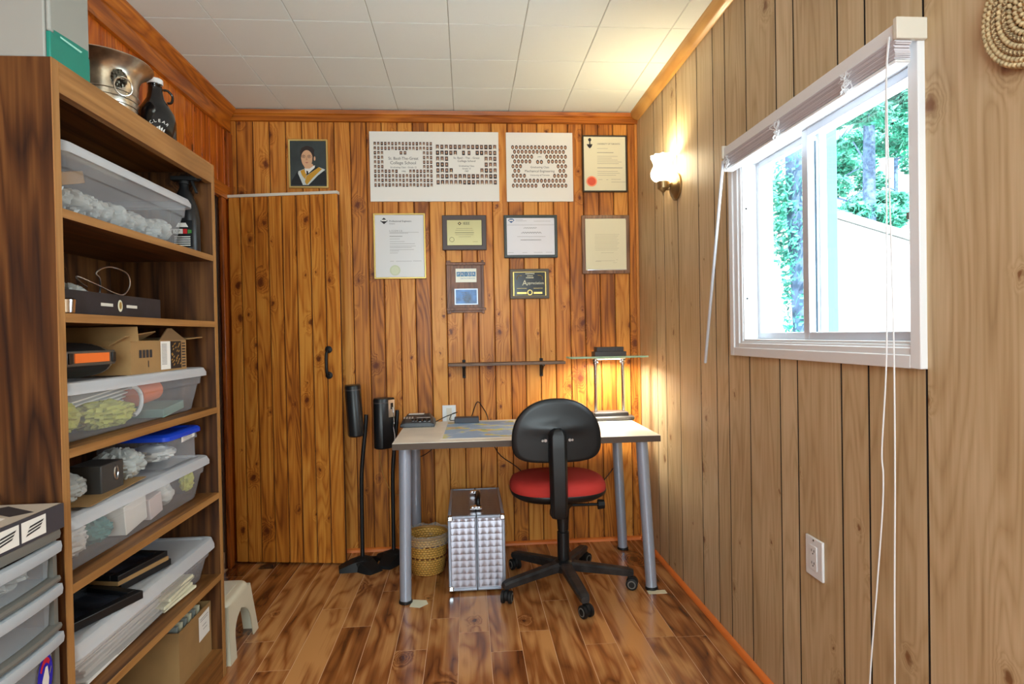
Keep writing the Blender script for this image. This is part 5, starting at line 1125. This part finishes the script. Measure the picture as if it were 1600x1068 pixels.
mb.build('print',[M['grey_ink'],M['ink'],M['paper'],plain('embossed_seal',(196,204,172),.4),plain('embossed_seal_inner',(206,212,184),.4)],parent=t,recalc=False,smooth=0)
# IEEE plaque
t,F=hung('brass_plaque','dark wooden plaque with a brushed brass plate, centre of the wall','plaque',-.003,1.761,.246,.194,.027,plain('dark_plaque_wood',(66,48,44),.4),plain('brass_plate',(160,150,106),.32,metal=.4),fd=.002)
mb=MB(); S=.246/416; U=lambda px:(px-924)*S; V=lambda py:-(py-255)*S
mb.add([F(U(880),V(152),1),F(U(898),V(169),1),F(U(880),V(186),1),F(U(862),V(169),1)],[(0,1,2,3)],0); ell(mb,F,U(880),V(169),.0035,.0035,1,2)
txt(mb,F,'IEEE',.021,U(944),V(169),0,1,sx=1.05)
for py,a,b in ((215,850,1000),(232,840,1010),(254,835,1015),(258,835,1015),(275,840,1010),(295,870,985),(340,1000,1050)): bar(mb,F,U(a),U(b),V(py),.0012,0,1)
mb.tube([F(U(806)+.0125*math.cos(2*PI*k/24),V(320)+.0125*math.sin(2*PI*k/24),1) for k in range(24)],.0008,5,closed=True)
mb.build('engraving',[M['ink'],M['gold']],parent=t,recalc=False,smooth=0)
# PRIOR plaque
t=thing('wooden_plaque','brown slatted wooden plaque with a silver and a blue plate','plaque',(0,YB-.0005,1.457)); S=.22/370
U=lambda px:(px-940)*S; V=lambda py:1.457-(py-767)*S
wd_=wood('plaque_wood',(92,54,34),(124,78,50),(146,98,66),(60,30,20),'Z',knots=0,rough=.45)
mb=MB(); mb.box(U(770),U(1110),YB-.012,YB-.0005,V(1005),V(530)); mb.build('back_board',[wd_],parent=t,bevel=.002)
for a,b in ((760,800),(1085,1110)):
    mb=MB(); mb.box(U(a),U(b),YB-.018,YB-.0122,V(1015),V(515)); mb.build('slat',[wd_],parent=t,bevel=.002)
for a,b in ((535,560),(960,985)):
    mb=MB(); mb.box(U(755),U(1124),YB-.0225,YB-.0182,V(b),V(a)); mb.build('slat',[wd_],parent=t,bevel=.002)
mb=MB(); mb.box(U(845),U(1040),YB-.0135,YB-.0122,V(720),V(592)); pl=mb.build('silver_plate',[plain('silver_plate',(214,212,196),.4,metal=.1)],parent=t)
F=lambda u,v,e=0:Vector((U(u),YB-.0137-e*.0004,V(v)))
mb=MB()
for i,c_ in enumerate('PRIOR'):
    a=855+i*36; rectm(mb,F,a,a+32,622,665,0,0); mb.text(c_,.021,lambda u,v:Vector((U(a+16)+u,YB-.0137-.0004,V(644)+v)),1)
mb.text('DATA SCIENCES',.0105,lambda u,v:Vector((U(958)+u,YB-.0137,V(684)+v)),0,sx=1.05)
mb.build('logo',[plain('logo_blue',(52,120,168),.5),M['paper']],parent=pl,recalc=False,smooth=0)
mb=MB(); mb.box(U(832),U(1050),YB-.0130,YB-.0122,V(930),V(780)); mb.box(U(843),U(1040),YB-.014,YB-.0131,V(920),V(790),1); pl=mb.build('blue_plate',[M['silver'],plain('blue_metal_plate',(34,70,112),.3,metal=.1,var=.5,vscale=16)],parent=t)
mb=MB(); F=lambda u,v,e=0:Vector((U(u),YB-.0143-e*.0004,V(v)))
for py,a,b in ((815,895,950),(830,900,945),(850,905,945),(868,900,940),(884,905,945)): bar(mb,lambda u,v,e=0:F(u,v),a,b,py,3,0)
mb.build('engraving',[M['grey_ink']],parent=pl,recalc=False,smooth=0)
# certificate in dark green frame
t,F=hung('framed_certificate','white certificate in a wide dark slate frame above the small black plaque','framed certificate',.369,1.738,.302,.24,.016,plain('slate_frame',(52,60,58),.4),plain('cool_white_paper',(222,222,228),.35))
mb=MB(); S=.302/490; U=lambda px:(px-355)*S; V=lambda py:-(py-292)*S
mb.add([F(U(148),V(145),1),F(U(165),V(130),1),F(U(192),V(130),1),F(U(208),V(145),1),F(U(178),V(170),1)],[(0,1,2,3,4)],2); rectm(mb,F,U(160),U(196),V(152),V(140),3,2)
for py,a,b in ((139,215,285),(151,215,320),(153,385,540),(187,140,568),(294,230,490),(325,260,450),(322,260,450),(438,145,195),(438,275,320),(438,380,460),(438,490,550)): bar(mb,F,U(a),U(b),V(py),.0012,0 if py!=325 else 1,1)
mb.tube([F(U(290+i*6),V(215+6*math.sin(i*1.9)),1) for i in range(21)],.0007,4,1); mb.tube([F(U(268+i*6),V(258+7*math.sin(i*1.7)),1) for i in range(32)],.0009,4,1)
mb.build('print',[M['grey_ink'],M['ink'],plain('crest_blue',(40,84,140),.5),M['paper']],parent=t,recalc=False,smooth=0)
# appreciation plaque
t,F=hung('award_plaque','small black and gold award plaque below the slate-framed certificate','plaque',.357,1.472,.222,.168,.017,plain('grey_brown_wood',(88,74,58),.45),plain('black_plate',(22,22,26),.2),fd=.003)
mb=MB(); S=.222/365; U=lambda px:(px-343)*S; V=lambda py:-(py-728)*S
for a,b,c_,d_ in ((190,497,612,622),(190,497,838,850)): rectm(mb,F,U(a),U(b),V(d_),V(c_),0,1)
for a,b in ((190,200),(488,497)): rectm(mb,F,U(a),U(b),V(838),V(622),0,1)
txt(mb,F,'ppreciation',.0225,U(322),V(722),1,2,sx=.92,align='LEFT'); txt(mb,F,'A',.044,U(298),V(722),1,2.5)
for py,a,b in ((635,305,390),(655,320,375),(672,310,380)): bar(mb,F,U(a),U(b),V(py),.004,1,2)
for sg in (-1,1): mb.tube([F(U(345+sg*118),V(690),2),F(U(345+sg*116),V(665),2),F(U(345+sg*105),V(652),2),F(U(345+sg*75),V(650),2)],.0018,5,0)
for a,b in ((225,315),(380,460)): rectm(mb,F,U(a),U(b),V(822),V(804),0,2)
for a,b in ((225,315),(380,465)): bar(mb,F,U(a),U(b),V(770),.0015,0,2)
ell(mb,F,U(345),V(808),.0155,.0155,0,2.5,24); ell(mb,F,U(345),V(808),.010,.011,2,3,20)
mb.build('engraving',[M['gold'],M['cream'],M['black']],parent=t,recalc=False,smooth=0)
# plaque with letter
t,F=hung('framed_letter','cream letter in a mottled brown frame beside the corner','framed certificate',.797,1.69,.275,.332,.02,wood('mottled_frame',(96,62,42),(132,92,64),(166,124,90),(60,30,20),'Z',knots=.3,rough=.35),M['cream'],fd=.002)
mb=MB(); S=.275/450; U=lambda px:(px-1048)*S; V=lambda py:-(py-370)*S
for k,(py,a,b) in enumerate([(278+k*16,945-(k%3)*2,1175-((k*37)%5)*6) for k in range(10)]+[(448,1000,1120),(522,950,1130),(527,945,1000),(540,1110,1150),(515,1140,1160)]): bar(mb,F,U(a),U(b),V(py),.0012,0,1)
for a,b in ((880,130),(1238,138)): ell(mb,F,U(a),V(b),.002,.002,1,1)
bar(mb,F,U(872),U(1248),V(606),.0035,2,1)
mb.build('print',[plain('faint_ink',(168,160,132),.6),M['ink'],M['chrome']],parent=t,recalc=False,smooth=0)

# ------------------------------------------------------------------ right wall things
ou=thing('wall_outlet','white duplex outlet plate low on the pale panelled wall','outlet',(XR-.003,1.615,.53))
mb=MB(); mb.box(XR-.008,XR-.0005,1.574,1.656,.473,.587); mb.build('cover_plate',[M['white']],parent=ou,bevel=.002)
mb=MB(); mb.box(XR-.0105,XR-.0082,1.598,1.632,.495,.565); mb.build('receptacle',[M['white']],parent=ou,bevel=.001)
mb=MB()
for z in (.513,.548):
    for dy in (-.006,.006): mb.box(XR-.0112,XR-.0104,1.615+dy-.001,1.615+dy+.001,z-.001,z+.006)
    mb.cyl((XR-.0112,1.615,z-.006),(XR-.0104,1.615,z-.006),.0022,seg=10)
mb.cyl((XR-.009,1.615,.58),(XR-.0082,1.615,.58),.003,seg=10); mb.build('slots',[M['ink']],parent=ou)
# sconce
SCX,SCY=.925,2.69
sc=thing('wall_sconce','lit wall sconce with a fluted white glass shade and brass mount','wall lamp',(XR,SCY,1.862))
mb=MB(); My=RY(-PI/2); mb.lathe([(.062,0.0006),(.062,.008),(.055,.012),(.050,.018),(.040,.020),(.030,.028),(.012,.036),(.0,.0361)][:-1],(XR,SCY-.005,1.862),36,0,My); mb.build('backplate',[M['bronze']],parent=sc,smooth=40)
mb=MB(); mb.tube(spline([(XR-.034,SCY-.005,1.858),(.945,SCY,1.854),(.928,SCY,1.858)],6),.008,10); mb.lathe([(.001,1.822),(.004,1.832),(.006,1.838),(.014,1.846),(.026,1.855),(.028,1.886),(.026,1.8865),(.022,1.86)],(SCX,SCY,0),28); mb.build('arm_and_cup',[M['bronze']],parent=sc,smooth=40)
prof=[(.026,1.8875),(.040,1.894),(.053,1.910),(.056,1.925),(.050,1.942),(.042,1.957),(.041,1.972),(.047,1.990),(.053,2.004),(.0515,2.006)]
mb=MB(); rings=[]
for i,(r,z) in enumerate(prof):
    fl=.002+.004*max(0,(i-6)/3); rings.append([(SCX+(r+fl*math.cos(10*2*PI*k/60))*math.cos(2*PI*k/60),SCY+(r+fl*math.cos(10*2*PI*k/60))*math.sin(2*PI*k/60),z) for k in range(60)])
mb.loft(rings,True,True,False); mb.build('glass_shade',[plain('lit_opal_glass',(255,250,236),.4,emit=(255,236,196),es=11)],parent=sc,smooth=60)
# woven mat
wmx=thing('woven_wall_mat','round braided straw mat hanging on the pale wall beside the window','wall hanging',(XR,.934,1.745))
mb=MB(); MC=(XR-.009,.934,1.745)
M['straw']=plain('straw_braid',(190,172,132),.8,var=.12,vscale=90); M['straw2']=plain('dark_straw',(124,104,74),.8,var=.2,vscale=90)
def braid(r,n,w,mat,ph):
    for k in range(n):
        a=2*PI*k/n; da=2*PI/n*.75
        mb.tube([(XR-.006-.005*math.sin(PI*t),MC[1]+(r+w*(t-.5)*2*ph)*math.cos(a+da*t),MC[2]+(r+w*(t-.5)*2*ph)*math.sin(a+da*t)) for t in (0,.25,.5,.75,1)],lambda q:.0042*(.5+math.sin(PI*q)*.6),6,mat)
for i,r in enumerate((.014,.024,.034,.044,.056,.066,.077,.088,.098,.107)):
    n=max(10,int(2*PI*r/.0095)); braid(r,n,.004,1 if i in (7,) or (i==5) else 0,1); 
    if i not in (2,3,4): braid(r,n,.004,0,-1)
mb.build('braiding',[M['straw'],M['straw2']],parent=wmx,smooth=60)
mb=MB(); mb.lathe([(.109,0.0008),(.109,.0035)],(XR,.934,1.745),48,0,RY(-PI/2)); mb.build('backing',[M['straw2']],parent=wmx)
# ------------------------------------------------------------------ fill light added on the ceiling behind the camera
cl=thing('ceiling_fill_light','round frosted glass fill light added on the ceiling behind the camera','ceiling light',(-.1,-.5,ZC))
mb=MB(); mb.lathe([(.16,ZC-.001),(.16,ZC-.02),(.15,ZC-.022)],(-.1,-.5,0),40); mb.build('canopy',[M['white']],parent=cl)
mb=MB(); mb.lathe([(.15,ZC-.0225),(.15,ZC-.05),(.12,ZC-.085),(.06,ZC-.105),(.001,ZC-.11)],(-.1,-.5,0),40); mb.build('diffuser',[plain('fill_diffuser',(255,248,236),.4,emit=(244,252,255),es=26)],parent=cl,smooth=60)

# ------------------------------------------------------------------ lights
def area(name,loc,rot,sx,sy,power,color,spread=PI,portal=False):
    l=bpy.data.lights.new(name,'AREA'); l.shape='RECTANGLE'; l.size=sx; l.size_y=sy; l.energy=power; l.color=color; l.spread=spread
    if portal: l.cycles.is_portal=True
    o=bpy.data.objects.new(name,l); COL.objects.link(o); o.location=loc; o.rotation_euler=rot; return o
def point(name,loc,power,color,r=.02):
    l=bpy.data.lights.new(name,'POINT'); l.energy=power; l.color=color; l.shadow_soft_size=r; o=bpy.data.objects.new(name,l); COL.objects.link(o); o.location=loc; return o
area('rear_fill_light',(-.05,YF-.03,1.5),(PI/2,0,0),1.4,1.2,60,(.78,.95,1.0))  # added fill, placed in the unseen rear window
area('daylight_side_window',(1.13,1.61,1.47),(PI/2,0,PI/2),.80,.62,14,(.86,.95,1.0))
area('desk_lamp_beam',(LX,LY,1.0425),(0,0,0),.11,.036,6.0,(1.0,.93,.76),spread=math.radians(165))
point('sconce_bulb',(SCX,SCY,1.985),3.2,(1.0,.88,.62),.018)
w=bpy.data.worlds.new('sky'); SC.world=w; w.use_nodes=True; nt=w.node_tree; nt.nodes.clear(); N=nt.nodes.new; L=nt.links.new
bg=N('ShaderNodeBackground'); out=N('ShaderNodeOutputWorld'); bg.inputs[0].default_value=(.88,.96,1.0,1); bg.inputs[1].default_value=2.2; L(bg.outputs[0],out.inputs[0])
s=bpy.data.lights.new('sun','SUN'); s.energy=6; s.angle=.02; s.color=(1,.97,.92); o=bpy.data.objects.new('sun',s); COL.objects.link(o); o.rotation_euler=(math.radians(38),0,math.radians(-10))
SC.view_settings.view_transform='Standard'; SC.view_settings.look='None'; SC.view_settings.gamma=1; SC.view_settings.exposure=.42; SC.view_settings.use_curve_mapping=False
